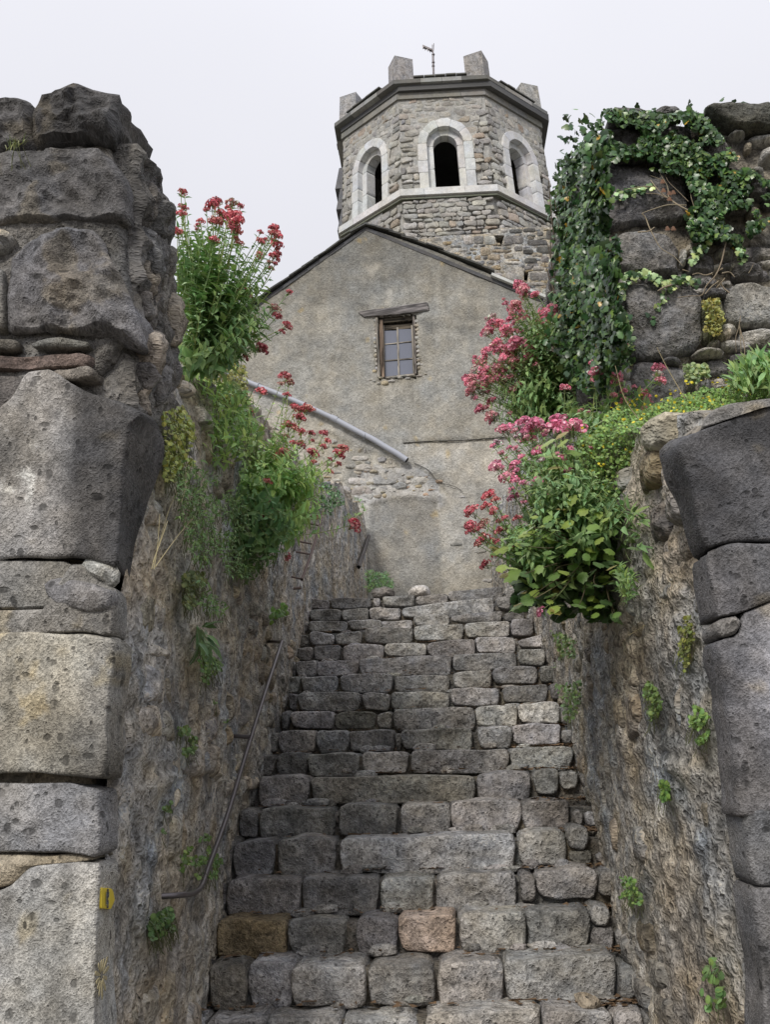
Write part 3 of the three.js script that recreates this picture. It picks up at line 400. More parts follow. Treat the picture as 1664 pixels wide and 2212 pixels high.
  const stainR = (c, u, v) => { const s = sstep(E(170, 1500).x - 0.05, E(170, 1500).x + 0.1, u + 0.12 * fbm(u * 5, v * 4, 9, 4)), y = sstep(0.1, 0.5, fbm(u * 2.2, v * 2.2, 3, 3)); let o = [c[0] * (1 + 0.1 * y), c[1] * (1 + 0.05 * y), c[2] * (1 - 0.1 * y)]; return o.map((x, i) => lerp(x, [0.16, 0.155, 0.15][i], s * 0.55)); };
  blk('block', [[-300, 1252], [300, 1250], [420, 1262], [430, 1530], [280, 1548], [-300, 1560]], Z4, { depth: 0.16, amp: 0.03, tone: [0.235, 0.225, 0.205], face: -0.012 });
  blk('block', [[290, 1400], [400, 1370], [560, 1410], [690, 1450], [695, 1560], [560, 1600], [330, 1520]], Z4, { rings: 9, amp: 0.05, bulge: 0.03, tone: [0.2, 0.195, 0.195], face: 0.012 });
  blk('stone', [[505, 1262], [580, 1246], [668, 1290], [700, 1330], [660, 1385], [560, 1350], [510, 1310]], Z4, { rings: 8, depth: 0.06, bulge: 0.02, bevel: 0.012, amp: 0.04, amp2: 0.015, crag: 0.02, tone: [0.42, 0.405, 0.36], face: 0.0 });
  blk('block', [[440, 1270], [560, 1330], [650, 1400], [718, 1420], [705, 1745], [640, 1720], [500, 1690], [-300, 1745], [-300, 1570], [290, 1560], [430, 1540]], Z4, { depth: 0.16, amp: 0.035, tone: [0.25, 0.24, 0.222], face: -0.004 });
  blk('block', [[-300, 760 - 760 + 1760], [100, 1710], [520, 1702], [640, 1735], [702, 1755], [662, 2200], [640, 2600], [300, 2585], [-300, 2580]], Z4, { tone: [0.4, 0.375, 0.32], stain: stainR, amp: 0.028 });
  blk('block', [[-300, 585], [130, 592], [420, 592], [608, 622], [594, 820], [586, 1040], [400, 1006], [-300, 1008]], Z5, { tone: [0.3, 0.292, 0.285], stain: stainR });
  blk('block', [[-300, 1020], [300, 1026], [420, 1010], [580, 1050], [450, 1062], [200, 1090], [60, 1200], [-300, 1260]], Z5, { rings: 7, amp: 0.03, tone: [0.36, 0.31, 0.235], face: -0.02 });
  blk('block', [[-300, 1275], [60, 1210], [210, 1095], [440, 1068], [588, 1074], [575, 1400], [560, 2030], [545, 2700], [-300, 2700]], Z5, { tone: [0.38, 0.368, 0.345], rings: 22, amp: 0.03, amp2: 0.008 });
}
for (const [y0, y1, t] of [[200, 325, 0.1], [331, 475, 0.14], [482, 720, 0.18], [727, 780, 0.16], [786, 1200, 0.3], [1206, 1375, 0.24], [1382, 1688, 0.36], [1694, 1850, 0.3], [1856, 2700, 0.34]]) // the pier runs on to the left
  part('block', stone(onWallZ([[-820 + rr(-60, 60), y1], [-114, y1], [-114, y0 + 4], [-820 + rr(-60, 60), y0]], ID, GD), GF, { depth: 0.24, bevel: 0.012, bulge: 0.01, amp: 0.03, crag: 0.012, freq: 5, edge: 0.02, rings: 12, side: 4, seg: 0.05, round: 0.3, rc: 0.02, tone: [t, t * 0.97, t * 0.94], vary: 0.4, stain: weather }), M.volcanic, leftPier);
const rightPier = thing('gate_pier', 'dark grey gate pier with arch springer, right of the stairs, grass growing behind its top', 'gate pier', [1.6, 0, -3.9]);
{
  const blk = (name, list, T, o) => part(name, stone(onWallZ(list, T, GD), GF, { depth: 0.22, bevel: 0.01, bulge: 0.008, amp: 0.024, amp2: 0.008, crag: 0.006, freq: 5, edge: 0.022, rings: 20, side: 6, seg: 0.026, round: 0.3, rc: 0.012, vary: 0.45, ...o, stain: o.stain ? (c, u, v, w) => weather(o.stain(c, u, v, w), u, v) : weather }), M.volcanic, rightPier);
  const lo = onWallZ([[2300, 2700], [1725, 2700], [1675, 1920], [1605, 1340], [1580, 1180], [1530, 1000], [1580, 950], [2300, 890]], ID, GD + 0.1);
  part('mortar_core', stone(lo, frameZ(GD + 0.1), { depth: 0.5, bevel: 0.02, bulge: 0, amp: 0.02, rings: 14, side: 4, seg: 0.08, round: 0.03, tone: [0.15, 0.14, 0.12] }), M.rubble, rightPier);
  const streak = (c, u, v) => { const s = sstep(0.0, 0.5, fbm(u * 7, v * 0.9, 6, 3)), g = sstep(0.2, 0.5, fbm(u * 9, v * 7, 16, 3)), k = 1 + 0.55 * s * 0.6 - 0.3 * g; return c.map((x) => x * k); };
  const bright = (c, u, v) => { const q = streak(c, u, v), m = sstep(onZ(1640, 1500, GD).x - 0.04, onZ(1680, 1500, GD).x, u + 0.08 * fbm(u * 5, v * 4, 5, 3)); return q.map((x) => x * (1 + 1.0 * m)); };
  blk('springer', [[802, 405], [832, 340], [950, 290], [1050, 245], [1240, 165], [1433, 112], [2600, -60], [2600, 1000], [1433, 1033], [1180, 1030], [1090, 1058], [984, 1102], [942, 950], [902, 760], [862, 540]], Z7, {
    back: onWallZ([[690, 432], [760, 360], [950, 300], [1050, 255], [1240, 175], [1433, 130], [2600, -40], [2600, 1000], [1433, 1033], [1180, 1060], [1060, 1100], [906, 1200], [852, 1000], [802, 850], [742, 650]], Z7, GD + 0.22), depth: 0.22, tone: [0.105, 0.102, 0.103], stain: streak, amp: 0.03, amp2: 0.009 });
  blk('cap_stone', [[985, 262], [1062, 132], [1160, 98], [1220, 108], [1300, 110], [1433, 66], [2600, -160], [2600, -80], [1433, 100], [1240, 150], [1100, 215]], Z7, { tone: [0.27, 0.258, 0.24], face: -0.015, bulge: 0.02, depth: 0.35, amp: 0.05, crag: 0.02, rings: 8 });
  blk('block', [[1006, 1118], [1100, 1072], [1190, 1042], [1433, 1046], [2600, 1012], [2600, 1300], [1433, 1440], [1240, 1520], [1066, 1556], [1035, 1330]], Z7, { tone: [0.115, 0.112, 0.113], stain: streak });
  blk('block', [[1070, 1566], [1225, 1536], [1245, 1590], [1210, 1668], [1080, 1690]], Z7, { tone: [0.2, 0.193, 0.19], rings: 7, face: 0.008 });
  blk('block', [[1085, 1700], [1215, 1680], [1262, 1590], [1245, 1536], [1433, 1462], [2600, 1200], [2600, 2850], [1433, 2870], [1246, 2906], [1180, 2500], [1130, 2100]], Z7, { tone: [0.155, 0.15, 0.15], stain: bright, rings: 20 });
  blk('block', [[1395, 838], [1480, 810], [1574, 800], [2600, 780], [2600, 1330], [1574, 1318], [1455, 1326], [1425, 1080]], Z8, { tone: [0.15, 0.148, 0.15], stain: streak });
  blk('block', [[1462, 1350], [1574, 1340], [2600, 1340], [2600, 3600], [1660, 3600], [1548, 2212], [1500, 1700]], Z8, { tone: [0.165, 0.16, 0.16], stain: bright, rings: 20 });
}

// ---------------------------------------------------------------- the ivy-grown ruin on the right-hand terrace
const RD = 6.25, RF = frameZ(RD);
const ruin = thing('ruined_wall', 'thick ruined wall of big grey boulders half covered by ivy, on the right terrace', 'wall', [2.4, 3.3, -7]);
{
  const front = onWallZ([[1338, 960], [1322, 640], [1312, 285], [1500, 262], [2300, 262], [2300, 1000]], ID, RD + 0.07);
  part('mortar_core', stone(front, frameZ(RD + 0.07), { depth: 2.4, bevel: 0.05, bulge: 0, amp: 0.05, amp2: 0.025, freq: 6, rings: 26, side: 10, seg: 0.05, round: 0.03, tone: [0.2, 0.185, 0.155], vary: 0.5 }), M.rubble, ruin);
  const ZP = zoom(1308.5, 221.4, 0.2137), ZQ = zoom(1308.5, 536.8, 0.2137), taken = [];
  const tones = { d: [0.12, 0.115, 0.113], g: [0.185, 0.178, 0.172], l: [0.38, 0.36, 0.325], t: [0.33, 0.29, 0.225], w: [0.45, 0.44, 0.4], m: [0.13, 0.13, 0.085] };
  const put = (T, a, tone, o = {}) => { // a: x0,y0,x1,y1 or an outline
    const P = Array.isArray(a[0]) ? a : [[a[0] + 8, a[1] + rr(0, 20)], [lerp(a[0], a[2], 0.5), a[1]], [a[2] - 8, a[1] + rr(0, 20)], [a[2], lerp(a[1], a[3], 0.5)], [a[2] - 8, a[3] - rr(0, 20)], [lerp(a[0], a[2], 0.5), a[3]], [a[0] + 8, a[3] - rr(0, 20)], [a[0], lerp(a[1], a[3], 0.5)]];
    const q = onWallZ(P, T, RD); taken.push(q);
    part(o.name || 'stone', stone(q, RF, { depth: 0.25, bevel: 0.02, bulge: 0.03, amp: 0.05, amp2: 0.015, crag: 0.022, freq: 5, edge: 0.03, rings: 12, side: 4, seg: 0.028, round: 0.13, tone: tones[tone], vary: 0.5, ...o }), M.stair, ruin);
  };
  put(ZP, [[0, 650], [400, 640], [700, 650], [835, 700], [840, 1220], [600, 1200], [300, 1240], [20, 1245]], 'd', { depth: 0.4, bulge: 0.05 });
  put(ZP, [[98, 1350], [130, 1312], [420, 1300], [640, 1340], [752, 1470], [740, 1640], [780, 1745], [500, 1740], [300, 1720], [105, 1600]], 'g', { depth: 0.4 });
  put(ZP, [752, 1460, 828, 1680], 'l'); put(ZP, [820, 1430, 905, 1540], 't', { depth: 0.1 }); put(ZP, [840, 1520, 1112, 1722], 'd'); put(ZP, [1108, 1450, 1302, 1572], 'l'); put(ZP, [1420, 800, 1632, 940], 'g'); put(ZP, [1460, 672, 1602, 762], 'l'); put(ZP, [1400, 378, 1502, 512], 't'); put(ZP, [1258, 305, 1442, 352], 'w'); put(ZP, [1490, 328, 1764, 392], 'w'); put(ZP, [1580, 448, 1764, 602], 'l'); put(ZP, [1430, 1040, 1582, 1182], 't'); put(ZP, [1508, 1460, 1764, 1592], 'l'); put(ZP, [1168, 1620, 1284, 1684], 'g'); put(ZP, [1300, 1622, 1604, 1792], 'd'); put(ZP, [1640, 830, 1800, 1010], 'd');
  put(ZP, [[940, 112], [1000, 98], [1540, 88], [1600, 118], [2600, 120], [2600, 330], [1480, 318], [1260, 300], [1100, 190], [1020, 150]], 'd', { name: 'coping_slab', face: 0.1, depth: 0.9, bulge: 0.04, tone: [0.1, 0.098, 0.08] });
  put(ZP, [[470, 96], [740, 60], [760, 150], [600, 190], [460, 170]], 'g', { name: 'coping_slab', face: 0.05, depth: 0.8 });
  put(ZP, [[10, 120], [150, 95], [440, 130], [430, 200], [10, 220]], 'd', { name: 'coping_slab', face: 0.05, depth: 0.8 });
  put(ZP, [0, 250, 420, 620], 'd'); put(ZP, [440, 230, 900, 610], 'g', {}); put(ZP, [900, 720, 1250, 1100], 'd'); put(ZP, [930, 400, 1240, 690], 'g'); put(ZP, [960, 1130, 1220, 1400], 'd');
  put(ZQ, [[150, 420], [220, 360], [420, 340], [700, 352], [900, 390], [985, 520], [960, 700], [1010, 900], [900, 1050], [640, 1085], [440, 1110], [260, 1080], [240, 900], [170, 640]], 'g', { depth: 0.5, bulge: 0.06, tone: [0.19, 0.182, 0.176] });
  put(ZQ, [[1230, 480], [1300, 350], [1420, 335], [1600, 380], [2300, 400], [2300, 780], [1500, 780], [1330, 770], [1222, 720]], 'l', { depth: 0.4, tone: [0.33, 0.315, 0.28] });
  put(ZQ, [[1142, 870], [1180, 812], [1270, 785], [1302, 830], [1270, 900], [1190, 938], [1145, 920]], 't', { face: 0.03 }); put(ZQ, [1165, 925, 1512, 1030], 'l'); put(ZQ, [870, 1030, 1200, 1100], 'l', { face: 0.03 }); put(ZQ, [1400, 826, 1800, 1000], 'l');
  put(ZQ, [[275, 1260], [300, 1150], [400, 1118], [520, 1150], [760, 1190], [835, 1240], [830, 1640], [300, 1660]], 'g', { depth: 0.4 }); put(ZQ, [575, 1118, 755, 1190], 'd', { face: 0.04 }); put(ZQ, [940, 288, 1130, 392], 'g'); put(ZQ, [1180, 306, 1294, 384], 'l'); put(ZQ, [1000, 398, 1250, 500], 'd'); put(ZQ, [[950, 510], [1180, 505], [1225, 640], [1200, 760], [1080, 860], [1040, 940], [990, 860], [985, 700]], 'm'); put(ZQ, [1118, 1380, 1384, 1442], 'l'); put(ZQ, [1248, 1288, 1354, 1324], 'l'); put(ZQ, [1060, 930, 1162, 1012], 'l'); put(ZQ, [1520, 1010, 1800, 1120], 'd'); put(ZQ, [1250, 1060, 1520, 1150], 'd'); put(ZQ, [1400, 1160, 1800, 1260], 'g');
  const b0 = onZ(1320, 930, RD), b1 = onZ(1800, 270, RD); let n = 0;
  courses(b0.x, b1.x + 0.3, b0.y, b1.y, [0.05, 0.12], [0.07, 0.2], 0.018, (u, v) => !taken.some((t) => inside(t, u, v)) && rnd() < 0.8, (p) => { if (n++ < 130) part('stone', stone(p, RF, { depth: 0.1, face: -0.035, bevel: 0.02, bulge: 0.025, amp: 0.03, freq: 8, rings: 2, n: 12, tone: toned(rnd() < 0.35 ? tones.l : tones.g, 0.25), tilt: 0.4 }), M.stair, ruin); });
  // the side towards the stairs, mostly under the ivy
  n = 0; courses(-8.6, -6.35, 3.7, 5.5, [0.16, 0.3], [0.2, 0.45], 0.03, () => true, (p) => { if (n++ < 60) part('stone', stone(p, frameR(1.0), { depth: 0.15, bevel: 0.03, bulge: 0.03, amp: 0.04, freq: 6, rings: 3, n: 16, tone: toned(tones.g, 0.25), tilt: 0.2 }), M.stair, ruin); });
}

// ---------------------------------------------------------------- the chapel with its rendered gable
const CD = 19, CF = frameZ(CD), cw = (x, y) => { const v = onZ(x, y, CD); return [v.x, v.y]; };
const chapel = thing('chapel', 'small chapel with a grey rendered gable, slate roof edge and one little window', 'chapel', [-0.5, 3.9, -CD]);
{
  const apex = cw(790, 489), lv = [cw(610, 604), cw(505, 690)], rv = [cw(1060, 592), cw(1205, 657)];
  const sl = (a, b) => (b[1] - a[1]) / (b[0] - a[0]), mL = sl(lv[1], apex), mR = sl(apex, rv[1]), eL = apex[0] - 6.2, eR = apex[0] + 6.6, yB = 3.7;
  const roofY = (x) => x < apex[0] ? apex[1] + (x - apex[0]) * mL : apex[1] + (x - apex[0]) * mR - 0.1 * Math.sin(clamp((x - apex[0]) / (rv[1][0] - apex[0]), 0, 1) * Math.PI) * -1;
  const W = { x0: cw(819, 700)[0], x1: cw(896, 700)[0], y0: cw(860, 812)[1], y1: cw(860, 680)[1] };
  // walls of the building itself, with the window opening left in the front wall
  const shape = new THREE.Shape(); shape.moveTo(eL, yB); shape.lineTo(eR, yB); shape.lineTo(eR, roofY(eR) - 0.06); for (let k = 9; k > 0; k--) { const x = lerp(apex[0], eR, k / 10); shape.lineTo(x, roofY(x) - 0.06); } shape.lineTo(apex[0], apex[1] - 0.06); shape.lineTo(eL, roofY(eL) - 0.06); shape.closePath();
  const hole = new THREE.Path(); hole.moveTo(W.x0, W.y0); hole.lineTo(W.x0, W.y1); hole.lineTo(W.x1, W.y1); hole.lineTo(W.x1, W.y0); hole.closePath(); shape.holes.push(hole);
  const wall = new THREE.ExtrudeGeometry(shape, { depth: 0.5, bevelEnabled: false }); wall.translate(0, 0, -CD - 0.64); part('wall', tinted(wall, [0.22, 0.2, 0.165]), M.render, chapel);
  for (const x of [eL, eR - 0.45]) { const g = new THREE.BoxGeometry(0.45, roofY(x) - yB - 0.3, 6.4); g.translate(x + 0.225, (roofY(x) - 0.3 + yB) / 2, -CD - 0.56 - 3.2); part('wall', tinted(g, [0.25, 0.23, 0.2]), M.render, chapel); }
  { const g = new THREE.BoxGeometry(eR - eL, roofY(eL) - yB, 0.4); g.translate((eL + eR) / 2, (roofY(eL) + yB) / 2, -CD - 7.2); part('wall', tinted(g, [0.25, 0.23, 0.2]), M.render, chapel); }
  // the render: a weathered coat with a lower repaired coat, a bare rubble patch and a walled-up doorway
  const crackL = cw(870, 955), crackR = cw(1090, 944), door = { a: cw(803, 1085), b: cw(957, 1278) }, pipeY = spline([[cw(500, 812)[0], cw(500, 812)[1]], [cw(700, 896)[0], cw(700, 896)[1]], [cw(800, 945)[0], cw(800, 945)[1]], [cw(885, 1000)[0], cw(885, 1000)[1]], [cw(980, 1050)[0], cw(980, 1050)[1]], [cw(1100, 1110)[0], cw(1100, 1110)[1]]]);
  const bare = onWallZ([[700, 930], [760, 948], [800, 975], [870, 1010], [950, 1035], [962, 1075], [880, 1062], [800, 1085], [770, 1100], [690, 1060], [660, 960]], ID, CD);
  const patch = onWallZ([[780, 1005], [880, 1000], [950, 1040], [962, 1090], [955, 1105], [870, 1080], [800, 1092], [770, 1075]], ID, CD);
  const doorAt = (x, y) => sstep(-0.05, 0.05, x - door.a[0] + 0.06 * n3(x * 3, y * 3, 1)) * sstep(-0.05, 0.05, door.b[0] - x + 0.08 * n3(x * 3, y * 3, 2)) * sstep(-0.06, 0.06, door.a[1] - y + 0.1 * n3(x * 2.5, 1, 3));
  const lower = (x, y) => { const yc = lerp(crackL[1], crackR[1], (x - crackL[0]) / (crackR[0] - crackL[0])), e = 0.05 * n3(x * 4, y * 4, 5); return x > crackL[0] ? sstep(-0.012, 0.012, yc - y + e * 0.4) : sstep(-0.03, 0.03, pipeY(x) - 0.03 - y + e); };
  const gx0 = eL, gx1 = eR, nX = 330, nY = 170;
  const F = (a, b) => {
    const x = lerp(gx0, gx1, a), yt = roofY(x) - 0.03, y = lerp(yB, yt, b), lo = lower(x, y), dr = doorAt(x, y), br = inside(bare, x + 0.1 * n3(x * 3, y * 3, 9), y + 0.1 * n3(x * 3, y * 3, 12)) ? 1 : 0, pt = inside(patch, x + 0.12 * n3(x * 2.5, y * 2.5, 9), y + 0.12 * n3(x * 2.5, y * 2.5, 2)) ? 1 : 0;
    const nearW = 1 - sstep(0.02, 0.16, Math.max(Math.max(W.x0 - x, x - W.x1), Math.max(W.y0 - 0.1 - y, y - W.y1)) + 0.06 * n3(x * 7, y * 7, 3));
    const h = 0.02 * fbm(x * 1.1, y * 1.1, 3, 3) + 0.012 * fbm(x * 7, y * 7, 5, 3) - 0.035 * lo - 0.045 * dr - 0.03 * br + (br + pt * 0.6 + nearW * 0.5) * 0.03 * fbm(x * 9, y * 11, 2, 2) - 0.03 * nearW;
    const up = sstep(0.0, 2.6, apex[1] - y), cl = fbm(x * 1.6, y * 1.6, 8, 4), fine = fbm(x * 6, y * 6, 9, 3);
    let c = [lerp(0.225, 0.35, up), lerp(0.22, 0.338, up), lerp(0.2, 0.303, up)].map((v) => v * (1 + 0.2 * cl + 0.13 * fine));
    const mix = (t, k) => { c = c.map((v, i) => lerp(v, t[i] * (1 + 0.2 * cl + 0.25 * fine), k)); };
    mix([0.45, 0.43, 0.385], lo * 0.9); mix([0.42, 0.385, 0.31], br * 0.35); mix([0.52, 0.51, 0.49], pt * 0.85); mix([0.295, 0.287, 0.265], dr * 0.85);
    mix([0.5, 0.47, 0.41], sstep(0.42, 0.6, fbm(x * 2.6 + 3, y * 2.6, 14, 3)) * 0.5); mix([0.46, 0.35, 0.16], sstep(0.56, 0.68, fbm(x * 3.3, y * 3.3, 44, 3)) * 0.5); mix([0.13, 0.125, 0.11], sstep(0.33, 0.55, fbm(x * 1.2, y * 3, 24, 3)) * 0.35 * (1 - lo));
    mix([0.33, 0.3, 0.23], nearW * 0.4);
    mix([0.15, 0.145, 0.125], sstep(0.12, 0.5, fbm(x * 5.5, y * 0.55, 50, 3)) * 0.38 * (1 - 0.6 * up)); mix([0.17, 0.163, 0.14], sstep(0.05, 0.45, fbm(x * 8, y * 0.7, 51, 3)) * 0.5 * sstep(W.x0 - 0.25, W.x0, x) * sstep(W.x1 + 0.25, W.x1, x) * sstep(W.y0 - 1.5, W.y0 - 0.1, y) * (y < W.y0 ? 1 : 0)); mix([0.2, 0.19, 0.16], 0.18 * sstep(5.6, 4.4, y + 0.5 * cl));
    return { p: [x, y, -CD + h], uv: [x, y], c };
  };
  const g = sheet(nX, nY, F, (a, b) => { const x = lerp(gx0, gx1, a), y = lerp(yB, roofY(x), b); return x > W.x0 - 0.03 && x < W.x1 + 0.03 && y > W.y0 - 0.03 && y < W.y1 + 0.02; });
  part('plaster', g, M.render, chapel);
  // the fine crack and ledge where the upper coat ends, and other small cracks
  for (const [list, r] of [[[[868, 957], [930, 953], [1000, 951], [1096, 944]], 0.011], [[[895, 1000], [925, 1015], [948, 1040], [985, 1052], [1000, 1062]], 0.006]])
    part('crack', tube(list.map((p) => { const q = cw(p[0], p[1]); return new THREE.Vector3(q[0], q[1], -CD - 0.004); }), r, 40, 5, [0.05, 0.047, 0.04]), M.stem, chapel);
  // stones that show through the render
  const tones = [[0.42, 0.39, 0.32], [0.47, 0.45, 0.41], [0.38, 0.34, 0.27], [0.44, 0.37, 0.25], [0.36, 0.35, 0.33], [0.4, 0.29, 0.21]];
  let n = 0; const b0 = cw(690, 1100), b1 = cw(965, 940);
  courses(b0[0], b1[0], b0[1], b1[1], [0.06, 0.14], [0.09, 0.26], 0.025, (x, y) => inside(bare, x, y) && rnd() < 0.55, (p) => { n++; part('stone', stone(p, CF, { depth: 0.1, face: -0.066, bevel: 0.02, bulge: 0.022, amp: 0.03, freq: 7, rings: 2, n: 12, tone: toned(n % 9 === 0 ? tones[5] : tones[Math.floor(rnd() * 5)], 0.2), tilt: 0.5 }), M.render, chapel); });
  for (const [x, y, w, h] of [[735, 1055, 22, 13], [775, 1065, 26, 12], [830, 1030, 30, 14], [765, 1035, 24, 10], [905, 1040, 24, 12], [862, 1048, 20, 9], [795, 1012, 26, 9], [770, 990, 20, 7], [820, 995, 15, 8], [992, 1168, 26, 8], [1038, 1186, 20, 11], [1058, 1152, 14, 8], [1012, 1139, 20, 5], [1072, 1221, 22, 7], [760, 1010, 17, 6], [1000, 1075, 12, 5], [1040, 1249, 24, 8]]) {
    const c = cw(x + rr(-6, 6), y + rr(-5, 5)), k = 1 / 110, a = w * k, b = h * k; part('stone', stone([[c[0] - a, c[1] - b * 0.6], [c[0], c[1] - b], [c[0] + a, c[1] - b * 0.7], [c[0] + a, c[1] + b * 0.5], [c[0] + a * 0.2, c[1] + b], [c[0] - a * 0.8, c[1] + b * 0.7]], CF, { depth: 0.12, face: -0.062, bevel: 0.02, bulge: 0.022, amp: 0.04, crag: 0.015, freq: 7, rings: 4, n: 18, tone: toned(tones[1 + Math.floor(rnd() * 2) * 3], 0.2), tilt: 0.5 }), M.render, chapel);
  }
  // little stones packed round the window
  const ZW = zoom(738, 617.3, 0.1411);
  for (let i = 0; i < 13; i++) { const y = 530 + i * 66; for (const [x, w] of [[505 + rr(-8, 8) + i * 3, rr(22, 36)], [1140 + rr(-8, 12) + i * 4.5, rr(26, 44)]]) { if (y > 1300) continue; const q = onWallZ([[x - w, y + 26], [x + w, y + 28], [x + w * rr(0.7, 1.1), y - 24], [x - w * rr(0.6, 1), y - 26]], ZW, CD); part('stone', stone(q, CF, { depth: 0.1, face: -0.02, bevel: 0.012, bulge: 0.015, amp: 0.02, freq: 9, rings: 1, n: 9, tone: toned(tones[1 + Math.floor(rnd() * 2)], 0.25), tilt: 0.7, crease: 0.6 }), M.render, chapel); } }
  for (const [x, y, w, h, k] of [[480, 1460, 50, 22, 1], [560, 1490, 40, 26, 1], [660, 1480, 55, 40, 3], [765, 1450, 55, 26, 1], [900, 1400, 50, 18, 4], [1010, 1410, 50, 22, 1], [1100, 1370, 60, 14, 0], [1230, 1200, 50, 24, 1], [1200, 1370, 60, 16, 1], [1280, 1350, 40, 12, 2], [500, 1300, 40, 30, 3], [440, 1440, 55, 12, 0], [720, 1400, 40, 14, 1], [1180, 1110, 50, 20, 4], [600, 1400, 50, 16, 0], [830, 1390, 50, 14, 4], [950, 1370, 50, 14, 1]]) { const q = onWallZ([[x - w, y + h * 0.6], [x, y + h], [x + w * 0.9, y + h * 0.6], [x + w, y - h * 0.5], [x, y - h], [x - w * 0.9, y - h * 0.6]], ZW, CD); part('stone', stone(q, CF, { depth: 0.1, face: -0.02, bevel: 0.015, bulge: 0.02, amp: 0.025, freq: 9, rings: 2, n: 11, tone: toned(tones[k], 0.15), tilt: 0.6 }), M.render, chapel); }
  // lintel
  const lint = stone(onWallZ([[246, 402], [520, 366], [760, 345], [1010, 297], [1320, 254], [1352, 382], [1110, 416], [820, 448], [560, 466], [335, 486]], ZW, CD), CF, { depth: 0.4, face: 0.03, bevel: 0.012, bulge: 0.004, amp: 0.012, freq: 7, rings: 6, side: 3, seg: 0.05, round: 0.06, tone: [0.27, 0.262, 0.268], vary: 0.4 });
  { const p = lint.attributes.position, u = lint.attributes.uv; for (let i = 0; i < p.count; i++) { const dy = p.getY(i) - 0.13 * p.getX(i); u.setXY(i, p.getX(i), dy * 1.5); } } part('lintel', lint, M.wood, chapel);
  // window: lining boards, sash with glazing bars, six panes, set back in the wall
  const wp = (x, y) => onWallZ([[x, y]], ZW, CD)[0], c = (x, y) => { const q = wp(x, y); return q; }, pale = [0.42, 0.4, 0.36], brown = [0.28, 0.215, 0.165];
  const win = part('window', bar([...c(535, 488), 0.0].slice(0, 3), [...c(572, 1395), 0], 0.05, 0.3, pale, CF), M.wood, chapel);
  const B = (name, a, b, w, z, h, tone) => part(name, bar([...c(...a), z], [...c(...b), z], w, h, tone, CF), M.wood, win);
  B('lining', [600, 500], [625, 1380], 0.075, -0.06, 0.22, brown); B('lining', [1103, 440], [1140, 1330], 0.05, -0.04, 0.24, [0.26, 0.24, 0.225]);
  B('head_board', [560, 505], [1100, 455], 0.11, -0.09, 0.2, [0.1, 0.09, 0.07]); B('frame', [600, 592], [1095, 560], 0.1, -0.16, 0.06, [0.16, 0.14, 0.11]); B('frame', [638, 560], [655, 1362], 0.03, -0.14, 0.05, pale); B('frame', [1078, 560], [1110, 1320], 0.045, -0.14, 0.05, pale); B('frame', [640, 1372], [1115, 1318], 0.045, -0.135, 0.06, pale);
  B('glazing_bar', [850, 590], [876, 1350], 0.035, -0.146, 0.04, pale); B('glazing_bar', [640, 850], [1090, 802], 0.017, -0.15, 0.03, pale); B('glazing_bar', [645, 1104], [1100, 1063], 0.022, -0.15, 0.03, pale);
  for (const [x0, y0, x1, y1] of [[640, 640, 842, 840], [868, 615, 1075, 812], [650, 856, 850, 1092], [875, 830, 1086, 1062], [656, 1112, 858, 1358], [886, 1090, 1098, 1335]]) { const q = onWallZ([[x0 - 14, y1 + 6], [x1 + 14, y1 - 2], [x1 + 14, y0 - 8], [x0 - 14, y0 - 2]], ZW, CD), z = -CD - 0.168; part('pane', block8([...q.map((p) => [p[0], p[1], z - 0.004]), ...q.map((p) => [p[0], p[1], z])], [1, 1, 1]), M.glass, win); }
  { const q = [W.x0 - 0.1, W.y0 - 0.1, W.x1 + 0.1, W.y1 + 0.1], z = -CD - 0.7; part('room_wall', block8([[q[0], q[1], z - 0.05], [q[2], q[1], z - 0.05], [q[2], q[3], z - 0.05], [q[0], q[3], z - 0.05], [q[0], q[1], z], [q[2], q[1], z], [q[2], q[3], z], [q[0], q[3], z]], [0.03, 0.03, 0.03]), M.stem, chapel); }
  // roof: slates along the verge, the slopes behind them
  for (const s of [-1, 1]) { const e = s < 0 ? eL - 0.3 : eR + 0.3, ye = roofY(s < 0 ? eL : eR) + (s < 0 ? -0.3 * mL : 0.3 * mR), q = [[apex[0], apex[1] - 0.02], [e, ye - 0.02]], z0 = -CD + 0.02, z1 = -CD - 7.5; if (s < 0) q.reverse(); part('roof', block8([[...q[0].map((v, i) => i ? v - 0.08 : v), z1], [...q[1].map((v, i) => i ? v - 0.08 : v), z1], [...q[1], z1], [...q[0], z1], [...q[0].map((v, i) => i ? v - 0.08 : v), z0], [...q[1].map((v, i) => i ? v - 0.08 : v), z0], [...q[1], z0], [...q[0], z0]], [0.09, 0.09, 0.095]), M.slate, chapel); }
  const verge = (x, t, drop) => [x, roofY(x) + 0.03 + t - (drop || 0)];
  for (let i = 0; i < 30; i++) for (const s of [-1, 1]) {
    const step = 0.27, xa = apex[0] + s * (i * step * 0.93 - 0.03), xb = apex[0] + s * (i + 1.25) * step * 0.93; if (s > 0 && xb > rv[0][0] + 0.1) continue; if (s < 0 && xb < eL - 0.3) continue;
    const th = rr(0.028, 0.045), a = verge(xa, rr(0.018, 0.035) - 0.006 * (i % 2)), b = verge(xb, rr(0.02, 0.06)), z0 = -CD + rr(0.07, 0.12), z1 = -CD - 0.3, q = s > 0 ? [a, b] : [b, a], lowq = q.map((p) => [p[0], p[1] - th]);
    part('slate', block8([[...lowq[0], z1], [...lowq[1], z1], [...q[1], z1], [...q[0], z1], [...lowq[0], z0], [...lowq[1], z0], [...q[1], z0], [...q[0], z0]], toned([0.075, 0.075, 0.068], 0.25)), M.slate, chapel);
  }
